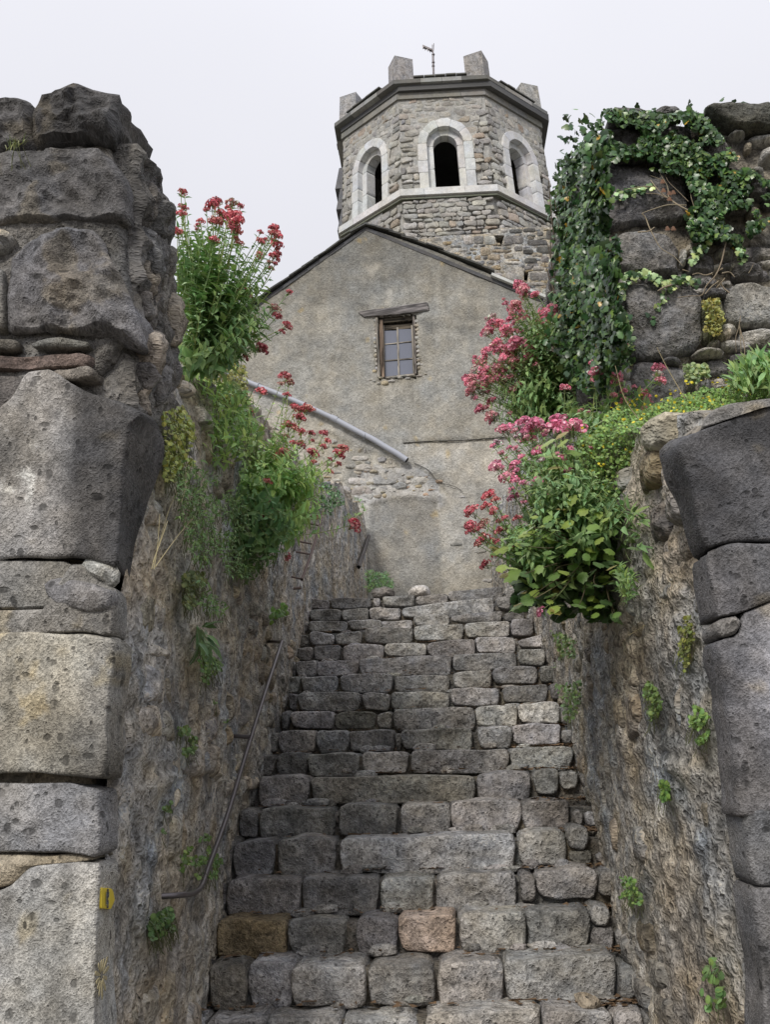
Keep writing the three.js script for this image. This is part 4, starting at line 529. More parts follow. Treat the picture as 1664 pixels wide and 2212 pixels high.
  { const a = cw(1062, 597), b = cw(1206, 660), z = -CD + 0.1; part('edge_trim', bar([a[0], a[1], 0.12], [b[0] + 0.6, b[1] - 0.28, 0.12], 0.055, 0.16, [0.62, 0.63, 0.6], CF), M.pale, chapel); }
  // drain pipe running slantwise over the gable
  const pp = (x, y) => { const q = cw(x, y); return new THREE.Vector3(q[0], q[1], -CD + 0.075); };
  const pipe = part('drainpipe', tube([pp(470, 798), pp(530, 825), pp(600, 853), pp(660, 878), pp(725, 908)], 0.05, 30, 12), M.plastic, chapel);
  part('pipe_length', tube([pp(722, 907), pp(780, 938), pp(806, 951), pp(832, 967), pp(858, 982), pp(879, 996)], 0.056, 30, 12), M.plastic, pipe); part('pipe_joint', tube([pp(716, 904), pp(729, 910)], 0.063, 2, 12), M.plastic, pipe);
  part('pipe_mouth', tube([pp(877, 994.6), pp(880.5, 997)], 0.05, 2, 12, [0.02, 0.02, 0.02]), M.stem, pipe);
  for (const [x, y] of [[560, 836], [670, 884], [790, 943]]) { const q = pp(x, y); part('pipe_clip', tube([new THREE.Vector3(q.x + 0.008, q.y + 0.07, q.z - 0.07), new THREE.Vector3(q.x, q.y + 0.03, q.z + 0.045), new THREE.Vector3(q.x - 0.02, q.y - 0.03, q.z + 0.05), new THREE.Vector3(q.x - 0.03, q.y - 0.07, q.z - 0.07)], 0.012, 10, 6), M.plastic, pipe); }
}

// ---------------------------------------------------------------- the wall of dark squared blocks behind the chapel roof
{
  const D = 26, F = frameZ(D), T = zoom(1006.5, 456.3, 0.1613), P = (l) => onWallZ(l, T, D), w = thing('battered_wall', 'flat-topped wall of dark squared stones with pale joints, behind the chapel roof', 'wall', [2.5, 5, -D - 0.5]);
  const top = P([[470, 222], [1340, 212], [2600, 214]]), L = P([[-300, 330], [300, 300], [470, 250]]);
  const shape = new THREE.Shape(); shape.moveTo(-3, 3.5); shape.lineTo(9, 3.5); shape.lineTo(9, top[2][1]); shape.lineTo(top[1][0], top[1][1]); shape.lineTo(top[0][0], top[0][1]); shape.lineTo(L[2][0], L[2][1]); shape.lineTo(L[1][0], L[1][1]); shape.lineTo(L[0][0], L[0][1]); shape.lineTo(-3, L[0][1] - 0.4); shape.closePath();
  const gaps = [[[378, 322], [520, 322], [478, 468], [436, 470]], [[778, 800], [845, 800], [828, 930], [782, 928]]];
  for (const gp of gaps) { const h = new THREE.Path(); P(gp).forEach((p, i) => i ? h.lineTo(p[0], p[1]) : h.moveTo(p[0], p[1])); h.closePath(); shape.holes.push(h); }
  const e = new THREE.ExtrudeGeometry(shape, { depth: 0.45, bevelEnabled: false }); e.translate(0, 0, -D - 0.45); part('mortar', tinted(e, [0.42, 0.4, 0.36]), M.rubble, w);
  { const a = P([[330, 300]])[0], b = P([[900, 960]])[0]; part('inner_core', block8([[a[0], b[1], -D - 1], [b[0], b[1], -D - 1], [b[0], a[1], -D - 1], [a[0], a[1], -D - 1], [a[0], b[1], -D - 0.47], [b[0], b[1], -D - 0.47], [b[0], a[1], -D - 0.47], [a[0], a[1], -D - 0.47]], [0.05, 0.045, 0.04]), M.rubble, w); }
  const taken = gaps.map((q) => P(q)), tn = { d: [0.12, 0.118, 0.108], g: [0.22, 0.21, 0.195], t: [0.33, 0.28, 0.2], w: [0.45, 0.43, 0.4], l: [0.34, 0.32, 0.29] };
  for (const [x0, y0, x1, y1, k] of [[580, 238, 755, 298, 'd'], [765, 226, 940, 288, 'd'], [1070, 255, 1345, 388, 'd'], [508, 330, 780, 442, 'g'], [820, 380, 1100, 462, 'd'], [812, 312, 940, 350, 'd'], [952, 265, 1040, 340, 'g'], [945, 470, 1308, 572, 'd'], [650, 462, 760, 542, 'g'], [762, 510, 912, 582, 'd'], [780, 622, 960, 706, 'd'], [1005, 602, 1122, 692, 'g'], [1155, 576, 1320, 692, 'd'], [292, 576, 470, 662, 't'], [350, 512, 545, 556, 't'], [200, 482, 332, 600, 't'], [105, 330, 245, 442, 'g'], [252, 330, 400, 452, 'w'], [-30, 330, 100, 450, 'w'], [520, 670, 765, 715, 'w'], [540, 738, 768, 942, 'l'], [320, 822, 495, 922, 'l'], [850, 822, 1100, 936, 'g'], [1100, 790, 1320, 862, 'g'], [900, 730, 1060, 800, 'l'], [780, 952, 1100, 1002, 'l'], [860, 1032, 1010, 1112, 'l'], [1022, 1030, 1185, 1132, 'l'], [780, 736, 890, 790, 'g'], [1100, 700, 1330, 770, 'd'], [470, 222 + 14, 570, 290, 'l'], [1360, 225, 1700, 380, 'd'], [1340, 400, 1620, 560, 'g'], [1340, 600, 1640, 760, 'g']]) {
    const q = P([[x0 + 6, y1 - rr(0, 8)], [lerp(x0, x1, 0.5), y1], [x1 - 4, y1 - rr(0, 8)], [x1, lerp(y0, y1, 0.5)], [x1 - 4, y0 + rr(0, 8)], [lerp(x0, x1, 0.4), y0], [x0 + 6, y0 + rr(0, 10)], [x0, lerp(y0, y1, 0.5)]]); taken.push(q);
    part('stone', stone(q, F, { depth: 0.15, face: 0.015, bevel: 0.02, bulge: 0.015, amp: 0.02, freq: 6, rings: 2, n: 16, round: 0.1, tone: toned(tn[k], 0.15), vary: 0.5 }), M.stair, w);
  }
  let n = 0; const a = P([[-200, 1150]])[0], b = P([[1500, 240]])[0];
  courses(a[0], b[0], a[1], b[1], [0.09, 0.2], [0.14, 0.42], 0.03, (x, y) => !taken.some((t) => inside(t, x, y)) && rnd() < 0.85 && (x > L[2][0] + 0.1 || y < lerp(L[1][1], L[2][1], clamp((x - L[1][0]) / (L[2][0] - L[1][0]), 0, 1)) - 0.1) && y < top[0][1] - 0.12, (p) => { if (n++ < 220) part('stone', stone(p, F, { depth: 0.1, face: -0.005, bevel: 0.02, bulge: 0.03, amp: 0.03, freq: 6, rings: 1, n: 12, tone: toned(rnd() < 0.5 ? tn.t : rnd() < 0.5 ? tn.l : tn.g, 0.2), tilt: 0.3 }), M.rubble, w); });
}

// ---------------------------------------------------------------- the octagonal tower
{
  const TD = 27, sA = onZ(868, 409, TD), sB = onZ(1072, 405, TD), side = sB.x - sA.x, ap = side * 1.2071, cx = (sA.x + sB.x) / 2, cz = -TD - ap, t8 = Math.tan(Math.PI / 8);
  const ySill = onZ(969, 407, TD).y, yFas = onZ(957, 204, TD).y, yCor = onZ(957, 184, TD - 0.06).y, yTop = onZ(957, 156, TD - 0.3).y, yMer = onZ(855, 105, TD - 0.1).y, yLow = 8;
  const tower = thing('octagonal_tower', 'octagonal stone church tower with round-arched openings and merlons on its cornice', 'tower', [cx, yLow, cz]);
  const FR = (k) => { const a = k * Math.PI / 4, N = new THREE.Vector3(Math.sin(a), 0, Math.cos(a)); return { O: new THREE.Vector3(cx, 0, cz).addScaledVector(N, ap), U: new THREE.Vector3(Math.cos(a), 0, -Math.sin(a)), V: new THREE.Vector3(0, 1, 0), N }; };
  const rO = 0.83, rM = 0.56, rI = 0.365, ySp = ySill + (onZ(965, 251, TD).y - ySill) - rO;
  const basis = (F) => new THREE.Matrix4().makeBasis(F.U, F.V, F.N).setPosition(F.O);
  const pt = (F, u, v, n) => { const P = F.O.clone().addScaledVector(F.U, u).addScaledVector(F.V, v).addScaledVector(F.N, n); return [P.x, P.y, P.z]; };
  const arch = (r, y0) => { const l = [[-r, y0], [r, y0]]; for (let i = 0; i <= 16; i++) { const a = i / 16 * Math.PI; l.push([r * Math.cos(a), ySp + r * Math.sin(a)]); } return l; };
  const stuff = [], tones = [[0.38, 0.366, 0.335], [0.41, 0.398, 0.37], [0.35, 0.34, 0.316], [0.44, 0.425, 0.395], [0.41, 0.382, 0.335], [0.33, 0.322, 0.306]];
  let made = 0;
  for (const k of [0, 1, -1, 2, -2, 3, -3, 4]) {
    const F = FR(k), open = Math.abs(k) <= 2, hs = side / 2;
    const sh = new THREE.Shape(); sh.moveTo(-hs, yLow); sh.lineTo(hs, yLow); sh.lineTo(hs, yFas + 0.3); sh.lineTo(-hs, yFas + 0.3); sh.closePath();
    if (open) { const h = new THREE.Path(); arch(rM + 0.02, ySill + 0.02).forEach((p, i) => i ? h.lineTo(p[0], p[1]) : h.moveTo(p[0], p[1])); h.closePath(); sh.holes.push(h); }
    const g = new THREE.ExtrudeGeometry(sh, { depth: 0.6, bevelEnabled: false }); g.translate(0, 0, -0.6); g.applyMatrix4(basis(F)); part('wall', tinted(g, [0.43, 0.42, 0.39]), M.ashlar, tower);
    if (Math.abs(k) <= 2) courses(-hs + 0.02, hs - 0.02, 11.2, yFas - 0.02, [0.11, 0.27], [0.16, 0.52], 0.042, (u, v) => {
      if (Math.abs(u) > hs - 0.06 || (v > ySill - 0.36 && v < ySill + 0.06) || v > yFas - 0.06) return false; if (v > ySill) { if (v < ySp && Math.abs(u) < rO + 0.06) return false; if (v >= ySp && Math.hypot(u, v - ySp) < rO + 0.06) return false; } return true;
    }, (p) => {
      p = p.map((q) => [clamp(q[0], -hs + 0.005, hs - 0.005), q[1]]);
      const big = Math.abs(k) <= 1 && made < 285, geo = stone(p, F, { depth: 0.08, face: 0.0, bevel: 0.01, bulge: 0.008, amp: 0.02, crag: 0.012, freq: 6, rings: 2, n: 14, tone: toned(rnd() < 0.06 ? [0.37, 0.31, 0.25] : tones[Math.floor(rnd() * 6)], 0.16), tilt: 0.25, vary: 0.35 });
      if (big) { made++; part('stone', geo, M.ashlar, tower); } else stuff.push(geo);
    });
    const mit = (n) => hs + n * t8;
    const ring = (name, u0, u1, n0, n1, y0, y1, tone, mat, under = 0) => { const A = (u, n) => u <= -0.999 ? -mit(n) : u >= 0.999 ? mit(n) : u * hs; const e = 0.004; part(name, block8([pt(F, A(u0, n0) + e, y0, n0), pt(F, A(u1, n0) - e, y0, n0), pt(F, A(u1, n0) - e, y1, n0), pt(F, A(u0, n0) + e, y1, n0), pt(F, A(u0, n1) + e, y0 + under, n1), pt(F, A(u1, n1) - e, y0 + under, n1), pt(F, A(u1, n1) - e, y1, n1), pt(F, A(u0, n1) + e, y1, n1)], tone), mat, tower); };
    const pale = () => toned([0.66, 0.66, 0.65], 0.07), grey = () => toned([0.33, 0.325, 0.305], 0.1);
    if (Math.abs(k) <= 3) {
      const sp = [-1, -0.52, 0.34, 1]; for (let i = 0; i < 3; i++) { ring('sill_course', sp[i], sp[i + 1], -0.12, 0.1, ySill - 0.27, ySill, pale(), M.pale, 0.05); ring('drip_moulding', sp[i], sp[i + 1], -0.1, 0.045, ySill - 0.32, ySill - 0.274, toned([0.16, 0.17, 0.13], 0.1), M.pale); }
      const fp = [-1, -0.2, 0.45, 1]; for (let i = 0; i < 3; i++) ring('fascia', fp[i], fp[i + 1], -0.2, 0.07, yFas, yCor - 0.004, toned([0.25, 0.245, 0.225], 0.12), M.pale);
      const cp = [-1, -0.46, 0.04, 0.5, 1]; for (let i = 0; i < 4; i++) ring('cornice', cp[i], cp[i + 1], -0.3, 0.3, yCor, yTop, i === 0 || i === 3 ? toned([0.17, 0.168, 0.155], 0.15) : grey(), M.pale, 0.13);
      for (let i = 0; i < 5; i++) ring('slate', -0.62 + i * 0.25, -0.3715 + i * 0.25, -0.9, 0.34 + rr(-0.02, 0.02), yTop + 0.05, yTop + 0.09 + rr(0, 0.006), toned([0.1, 0.1, 0.09], 0.2), M.slate); ring('gutter_bed', -0.62, 0.63, -0.6, 0.26, yTop + 0.003, yTop + 0.047, [0.2, 0.2, 0.19], M.pale);
    }
    if (open && Math.abs(k) <= 2) {
      const jamb = (r0, r1, n0, dep, name, cuts, wob) => {
        for (const s of [-1, 1]) for (let i = 0; i < cuts.length - 1; i++) { const w = r1 + (wob ? (i % 2 ? 0.03 : 0) + rr(-0.008, 0.008) : 0), y0 = lerp(ySill + 0.004, ySp, cuts[i]), y1 = lerp(ySill, ySp, cuts[i + 1]) - 0.006; part(name, stone([[s * r0, y0], [s * w, y0], [s * w, y1], [s * r0, y1]], F, { depth: dep, face: n0, bevel: 0.005, bulge: 0.002, amp: 0.004, rings: 2, n: 24, round: 0.1, rc: 0.008, tone: pale(), vary: 0.14 }), M.pale, tower); }
        const m = name === 'voussoir' ? 5 : 5; for (let i = 0; i < m; i++) { const a0 = i / m * Math.PI + 0.003, a1 = (i + 1) / m * Math.PI - 0.003, q = []; for (let j = 0; j <= 5; j++) { const a = lerp(a0, a1, j / 5), r = r1 + (wob ? 0.02 * n3(i, j, k) : 0); q.push([r * Math.cos(a), ySp + r * Math.sin(a)]); } for (let j = 5; j >= 0; j--) { const a = lerp(a0, a1, j / 5); q.push([r0 * Math.cos(a), ySp + r0 * Math.sin(a)]); } part('voussoir', stone(q, F, { depth: dep, face: n0, bevel: 0.005, bulge: 0, amp: 0.004, rings: 2, n: 30, round: 0.1, rc: 0.008, tone: pale(), vary: 0.14 }), M.pale, tower); }
      };
      jamb(rM, rO, 0.045, 0.3, 'jamb_stone', [0, 0.36, 0.62, 1], true); jamb(rI, rM + 0.03, -0.16, 0.35, 'jamb_stone', [0, 0.5, 1], false);
      part('sill', block8([pt(F, -rM, ySill - 0.1, -0.6), pt(F, rM, ySill - 0.1, -0.6), pt(F, rM, ySill + 0.012, -0.6), pt(F, -rM, ySill + 0.012, -0.6), pt(F, -rM, ySill - 0.1, -0.125), pt(F, rM, ySill - 0.1, -0.125), pt(F, rM, ySill + 0.012, -0.125), pt(F, -rM, ySill + 0.012, -0.125)], [0.45, 0.45, 0.44]), M.pale, tower);
    }
    if (k === -2) for (let i = 0; i < 3; i++) part('slate_louvre', block8([pt(F, -0.7, ySill + 0.3 + i * 0.75, 0.05), pt(F, 0.7, ySill + 0.3 + i * 0.75, 0.05), pt(F, 0.7, ySill + 1.06 + i * 0.75, 0.0), pt(F, -0.7, ySill + 1.06 + i * 0.75, 0.0), pt(F, -0.7, ySill + 0.28 + i * 0.75, 0.22 + i * 0.05), pt(F, 0.7, ySill + 0.28 + i * 0.75, 0.22 + i * 0.05), pt(F, 0.7, ySill + 1.02 + i * 0.75, 0.1 + i * 0.05), pt(F, -0.7, ySill + 1.02 + i * 0.75, 0.1 + i * 0.05)], [0.16, 0.16, 0.17]), M.slate, tower);
    // merlon: a square post standing cornerwise over each corner
    if (Math.abs(k) <= 3 || k === 4) {
      const a = (k + 0.5) * Math.PI / 4, rad = hs / Math.sin(Math.PI / 8), N = new THREE.Vector3(Math.sin(a), 0, Math.cos(a)), C = new THREE.Vector3(cx, 0, cz).addScaledVector(N, rad - 0.30), h = 0.32, m = a + Math.PI / 4, U = new THREE.Vector3(Math.cos(m), 0, -Math.sin(m)), W = new THREE.Vector3(Math.sin(m), 0, Math.cos(m));
      const q = (u, w, y) => { const P = C.clone().addScaledVector(U, u).addScaledVector(W, w); return [P.x, y, P.z]; }, tt = toned([0.36, 0.35, 0.34], 0.14), y0 = yTop - 0.02, y1 = yMer - 0.06, c2 = h - 0.07;
      const mm = part('merlon', block8([q(-h, -h, y0), q(h, -h, y0), q(h, -h, y1), q(-h, -h, y1), q(-h, h, y0), q(h, h, y0), q(h, h, y1), q(-h, h, y1)], tt), M.stair, tower);
      part('merlon_cap', block8([q(-h, -h, y1 + 0.002), q(h, -h, y1 + 0.002), q(c2, -c2, y1 + 0.06), q(-c2, -c2, y1 + 0.06), q(-h, h, y1 + 0.002), q(h, h, y1 + 0.002), q(c2, c2, y1 + 0.06), q(-c2, c2, y1 + 0.06)], tt), M.stair, mm);
    }
  }
  if (stuff.length) part('stone', mergeGeometries(stuff), M.ashlar, tower, 'stuff');
  // the old tower draws in as it rises and leans a little
  const settle = (o) => { for (const m of [...o.children]) settle(m); if (!o.isMesh) return; const w = worldOf(o.parent).add(o.position), p = o.geometry.attributes.position; for (let i = 0; i < p.count; i++) { const y = p.getY(i) + w.y, h = Math.max(-2, y - ySill), s = 1 - 0.017 * h, X = p.getX(i) + w.x, Z = p.getZ(i) + w.z; p.setX(i, cx + (X - cx) * s - 0.032 * h - w.x); p.setZ(i, cz + (Z - cz) * s - w.z); } o.geometry.computeVertexNormals(); };
  settle(tower);
  { const g = new THREE.CylinderGeometry(ap * 1.08, ap * 1.08, 0.25, 8, 1); g.rotateY(Math.PI / 8); g.translate(cx, yTop - 0.2, cz); part('roof', tinted(g, [0.1, 0.1, 0.1]), M.slate, tower); const f = new THREE.CylinderGeometry(ap * 1.0, ap * 1.0, 0.2, 8, 1); f.rotateY(Math.PI / 8); f.translate(cx, ySill - 1.4, cz); part('floor', tinted(f, [0.1, 0.09, 0.08]), M.rubble, tower); }
  // weather vane on the roof behind the front edge
  const vz = TD + 1.2, a = onZ(937, 152, vz), v = thing('weather_vane', 'thin dark weather vane with a toothed banner standing on the tower roof', 'weather vane', [a.x, yTop, -vz]);
  const V = (x, y) => onZ(x, y, vz), top = V(935, 97);
  part('pole', tube([new THREE.Vector3(a.x, yTop - 0.05, -vz), V(936, 128), V(936, 116)], 0.034, 12, 8, [1, 1, 1]), M.iron, v); part('pole_tip', tube([V(936, 117), V(937, 106), V(937.5, 94)], 0.014, 8, 6, [1, 1, 1]), M.iron, v); part('pole_tip', tube([V(936, 117), V(934.5, 106), V(934.5, 97)], 0.014, 8, 6, [1, 1, 1]), M.iron, v);
  const A = V(935, 107), B = V(913, 97.5), F = frameZ(vz); const flag = [[A.x, A.y + 0.02], [A.x, A.y - 0.14]]; for (let i = 1; i <= 4; i++) { const t = i / 4; flag.push([lerp(A.x, B.x, t - 0.14), lerp(A.y, B.y, t) - 0.05], [lerp(A.x, B.x, t), lerp(A.y, B.y, t) - 0.15]); } flag.push([B.x, B.y + 0.02]); part('banner', stone(flag, F, { depth: 0.03, bevel: 0.004, bulge: 0, amp: 0, rings: 2, n: 44, round: 0.02, tone: [1, 1, 1] }), M.iron, v);
  for (const y of [118, 135, 143]) { const p = V(936.4, y), g = new THREE.SphereGeometry(0.05, 10, 8); g.translate(p.x, p.y, p.z); part('knob', tinted(g, [1, 1, 1]), M.iron, v); }
}

// ---------------------------------------------------------------- iron rails on the left wall, the yellow trail sign
{
  const X = -1.12, p = (x, y, q = X) => onX(x, y, q), r = thing('handrail', 'slim bent iron handrail fixed to the left wall beside the lower steps', 'handrail', [-1.15, 1, -6]);
  const a = p(335, 1937, -1.225), b = p(392, 1933, -1.13);
  part('rail', tube([a, b, p(418, 1929), p(436, 1912), p(452, 1868), p(490, 1764), p(530, 1632), p(570, 1504), p(609, 1386)], 0.0125, 90, 10, [1, 1, 1]), M.iron, r);
  part('bracket', tube([p(480, 1589, -1.3), p(505, 1590, -1.22), p(541, 1592)], 0.012, 8, 8, [0.9, 0.9, 0.9]), M.iron, r); part('bracket', tube([p(563, 1386, -1.34), p(590, 1386, -1.22), p(609, 1387)], 0.012, 8, 8, [0.9, 0.9, 0.9]), M.iron, r);
  const X2 = -1.22, q = (x, y, w = X2) => onX(x, y, w), s = thing('handrail', 'rusty iron handrail with four brackets on the left wall near the top of the stairs', 'handrail', [-1.25, 2.5, -9.6]);
  part('rail', tube([q(652, 1252), q(668, 1208), q(682, 1166), q(694, 1122), q(699, 1100)], 0.014, 30, 8), M.rust, s);
  for (const [x0, y0, x1, y1] of [[611, 1242, 653, 1251], [622, 1189, 669, 1197], [632, 1167, 674, 1175], [668, 1131, 692, 1136]]) part('bracket', tube([q(x0, y0, -1.4), q(x1, y1)], 0.0085, 4, 6), M.rust, s);
  const st = onX(613, 1272, -1.4), en = onX(649, 1270, -1.28), t = part('iron_stub', tube([st, en], 0.014, 6, 6), M.rust, scene); t.userData.label = 'short rusty iron stub sticking out of the left wall below the upper handrail'; t.userData.category = 'iron stub';
  const c0 = onX(775, 1225, -1.27), c1 = onX(797, 1158, -1.24), pl = part('leaning_plank', tube([c0, c1], 0.04, 4, 4, [0.24, 0.23, 0.23]), M.wood, scene); pl.userData.label = 'short dark plank leaning on the far end of the left wall'; pl.userData.category = 'plank';
}
{
  const X = onZ(215.5, 1940, GD).x, ZS = zoom(187.9, 1892.2, 0.05645), F = frameL(X), f = (l, x = X) => l.map((p) => { const q = ZS(p), v = onX(q[0] + 4, q[1], x); return [-v.z, v.y]; }), o0 = f([[700, 850]])[0], s = thing('trail_sign', 'small yellow arrow-shaped trail sign with a dark emblem on the left gate pier', 'sign', [X, o0[1], -o0[0]]);
  const Ym = new THREE.MeshStandardMaterial({ roughness: 0.45, vertexColors: true });
  part('plate', stone(f([[505, 440], [880, 480], [940, 600], [1000, 910], [940, 1060], [850, 1270], [475, 1240]]), F, { depth: 0.012, bevel: 0.002, bulge: 0, amp: 0, rings: 3, n: 48, round: 0.03, tone: [0.74, 0.57, 0.05], vary: 0.04 }), Ym, s);
  // the print: an upright dark panel with a pale border and pale slanting strokes
  const C = document.createElement('canvas'); C.width = 256; C.height = 512; const g = C.getContext('2d'); g.scale(2, 1);
  g.fillStyle = '#c9b93a'; g.fillRect(0, 0, 128, 512); g.strokeStyle = '#e9e2a8'; g.lineWidth = 8; g.strokeRect(6, 6, 116, 500); g.fillStyle = '#23242c'; g.fillRect(14, 14, 100, 484);
  g.strokeStyle = '#9ea2b8'; g.lineWidth = 10; for (const [x0, y0, x1, y1] of [[40, 40, 40, 190], [40, 190, 96, 80], [70, 40, 100, 60], [22, 245, 108, 235], [30, 300, 100, 380], [24, 380, 60, 420], [64, 400, 64, 470], [64, 470, 104, 440]]) { g.beginPath(); g.moveTo(x0, y0); g.lineTo(x1, y1); g.stroke(); } g.fillStyle = '#c9b93a'; g.beginPath(); g.moveTo(114, 200); g.lineTo(60, 290); g.lineTo(114, 350); g.fill();
  const tx = new THREE.CanvasTexture(C); tx.colorSpace = THREE.SRGBColorSpace; tx.magFilter = THREE.LinearFilter; const q = f([[612, 1115], [738, 1112], [758, 592], [624, 594]]), x = X + 0.0025, pg = new THREE.BufferGeometry(); pg.setAttribute('position', new THREE.Float32BufferAttribute(q.flatMap((p) => [x, p[1], -p[0]]), 3)); pg.setAttribute('uv', new THREE.Float32BufferAttribute([0, 0, 1, 0, 1, 1, 0, 1], 2)); pg.setIndex([0, 1, 2, 0, 2, 3]); pg.computeVertexNormals(); part('emblem', pg, new THREE.MeshStandardMaterial({ map: tx, roughness: 0.45 }), s);
  for (const p of [[690, 550], [680, 1175]]) { const c = f([p])[0], k = new THREE.CylinderGeometry(0.005, 0.005, 0.004, 10); k.rotateZ(Math.PI / 2); k.translate(X + 0.003, c[1], -c[0]); part('screw', tinted(k, [1, 1, 1]), M.iron, s); }
  // an old flower-like mark painted on the reveal below the sign
  const m = [], xm = onZ(206, 2108, GD).x + 0.016, o = onX(220, 2108, xm), mf = frameL(xm), od = -o.z; for (let i = 0; i < 12; i++) { const a = i / 12 * 6.28 + 0.2, L = rr(0.05, 0.085), w = 0.008, ca = Math.cos(a), sa = Math.sin(a); m.push(stone([[od + ca * 0.014 - sa * w * 0.5, o.y + sa * 0.014 + ca * w * 0.5], [od + ca * 0.014 + sa * w * 0.5, o.y + sa * 0.014 - ca * w * 0.5], [od + ca * L + sa * w, o.y + sa * L - ca * w], [od + ca * L - sa * w, o.y + sa * L + ca * w]], mf, { depth: 0.002, bevel: 0.0005, bulge: 0, amp: 0, rings: 1, n: 8, round: 0.2, tone: [0.4, 0.345, 0.2] })); }
  const mk = part('painted_mark', mergeGeometries(m), M.stem, scene, 'stuff'); mk.userData.label = 'faded yellowish flower-shaped mark painted on the left gate pier below the sign'; mk.userData.category = 'painted mark';
}

// ---------------------------------------------------------------- plants
// leaf batches: many small leaves in one geometry with vertex colours
class Leaves {
  constructor() { this.p = []; this.c = []; this.i = []; }
  // a lance-shaped leaf folded along its midrib and bent down at the tip
  lance(P, dir, up, L, W, col, droop = 0.25) {
    const d = dir.clone().normalize(), s = new THREE.Vector3().crossVectors(d, up); if (s.lengthSq() < 1e-6) s.set(1, 0, 0); s.normalize(); const n = new THREE.Vector3().crossVectors(s, d), b = this.p.length / 3;
    const put = (a, w, h, k) => { this.p.push(P.x + d.x * a * L + s.x * w * W + n.x * h, P.y + d.y * a * L + s.y * w * W + n.y * h, P.z + d.z * a * L + s.z * w * W + n.z * h); this.c.push(col[0] * k, col[1] * k, col[2] * k); };
    put(0, 0, 0, 1); for (const [a, w] of [[0.3, 0.5], [0.62, 0.42]]) { const h = -droop * a * a * L; put(a, -w, h + W * 0.2, 1); put(a, 0, h, 0.86); put(a, w, h + W * 0.2, 1); } put(1, 0, -droop * L, 0.95);
    for (const t of [[0, 1, 2], [0, 2, 3], [1, 4, 5], [1, 5, 2], [2, 5, 6], [2, 6, 3], [4, 7, 5], [5, 7, 6]]) this.i.push(b + t[0], b + t[1], b + t[2]);
  }
  // a lobed leaf (ivy): fan round the centre
  lobed(P, dir, nor, S, col, lobes = IVY) {
    const d = dir.clone().normalize(), n = nor.clone().normalize(), s = new THREE.Vector3().crossVectors(d, n); if (s.lengthSq() < 1e-6) return; s.normalize(); n.crossVectors(s, d); const b = this.p.length / 3, k0 = rr(0.9, 1.1);
    const put = (x, y, h, k) => { this.p.push(P.x + (s.x * x + d.x * y + n.x * h) * S, P.y + (s.y * x + d.y * y + n.y * h) * S, P.z + (s.z * x + d.z * y + n.z * h) * S); this.c.push(col[0] * k * k0, col[1] * k * k0, col[2] * k * k0); };
    put(0, 0.05, 0, 1.15); lobes.forEach((q) => put(q[0], q[1], -0.16 * Math.hypot(q[0], q[1]) + (q[2] || 0), 0.95)); const m = lobes.length; for (let i = 0; i < m; i++) this.i.push(b, b + 1 + i, b + 1 + (i + 1) % m);
  }
  round(P, dir, nor, S, col) { this.lobed(P, dir, nor, S, col, ROUND); }
  get geo() { const g = new THREE.BufferGeometry(); g.setAttribute('position', new THREE.Float32BufferAttribute(this.p, 3)); g.setAttribute('color', new THREE.Float32BufferAttribute(this.c, 3)); g.setIndex(this.i); g.computeVertexNormals(); return g; }
}
const IVY = [[0.0, -0.38], [0.4, -0.42], [0.62, -0.05], [0.34, 0.1], [0.36, 0.42], [0, 0.72], [-0.36, 0.42], [-0.34, 0.1], [-0.62, -0.05], [-0.4, -0.42]];
const ROUND = [[0, -0.5], [0.4, -0.32], [0.48, 0.1], [0.28, 0.42], [0, 0.55], [-0.28, 0.42], [-0.48, 0.1], [-0.4, -0.32]];
class Stems {
  constructor() { this.p = []; this.c = []; this.i = []; }
  add(pts, r0, r1, col) {
    const b0 = this.p.length / 3, n = pts.length;
    for (let k = 0; k < n; k++) { const t = pts[Math.min(n - 1, k + 1)].clone().sub(pts[Math.max(0, k - 1)]).normalize(), s = new THREE.Vector3(0.3, 0.1, 1).cross(t).normalize(), u = new THREE.Vector3().crossVectors(t, s), r = lerp(r0, r1, k / (n - 1)); for (let j = 0; j < 4; j++) { const a = j * Math.PI / 2, x = Math.cos(a) * r, y = Math.sin(a) * r; this.p.push(pts[k].x + s.x * x + u.x * y, pts[k].y + s.y * x + u.y * y, pts[k].z + s.z * x + u.z * y); this.c.push(...col); } }
    for (let k = 0; k < n - 1; k++) for (let j = 0; j < 4; j++) { const a = b0 + k * 4 + j, b = b0 + k * 4 + (j + 1) % 4; this.i.push(a, b, a + 4, b, b + 4, a + 4); }
  }
  get geo() { return Leaves.prototype.__lookupGetter__('geo').call(this); }
}
const bend = (a, b, rise, n = 8) => { const m = a.clone().lerp(b, 0.45).add(rise), o = []; for (let k = 0; k <= n; k++) { const t = k / n; o.push(new THREE.Vector3(...['x', 'y', 'z'].map((q) => (1 - t) * (1 - t) * a[q] + 2 * t * (1 - t) * m[q] + t * t * b[q]))); } return o; };
const GREEN = 2.75;
const green = (base, v = 0.35) => { const k = 1 + (rnd() - 0.5) * 2 * v, y = (rnd() - 0.42) * 0.34; const g = GREEN; return [base[0] * k * g * (1 + y), base[1] * k * g, base[2] * k * g * (1 - y)]; };
const ball = () => { const v = new THREE.Vector3(); do v.set(rr(-1, 1), rr(-1, 1), rr(-1, 1)); while (v.lengthSq() > 1 || v.lengthSq() < 0.01); return v; };
const UP = new THREE.Vector3(0, 1, 0);

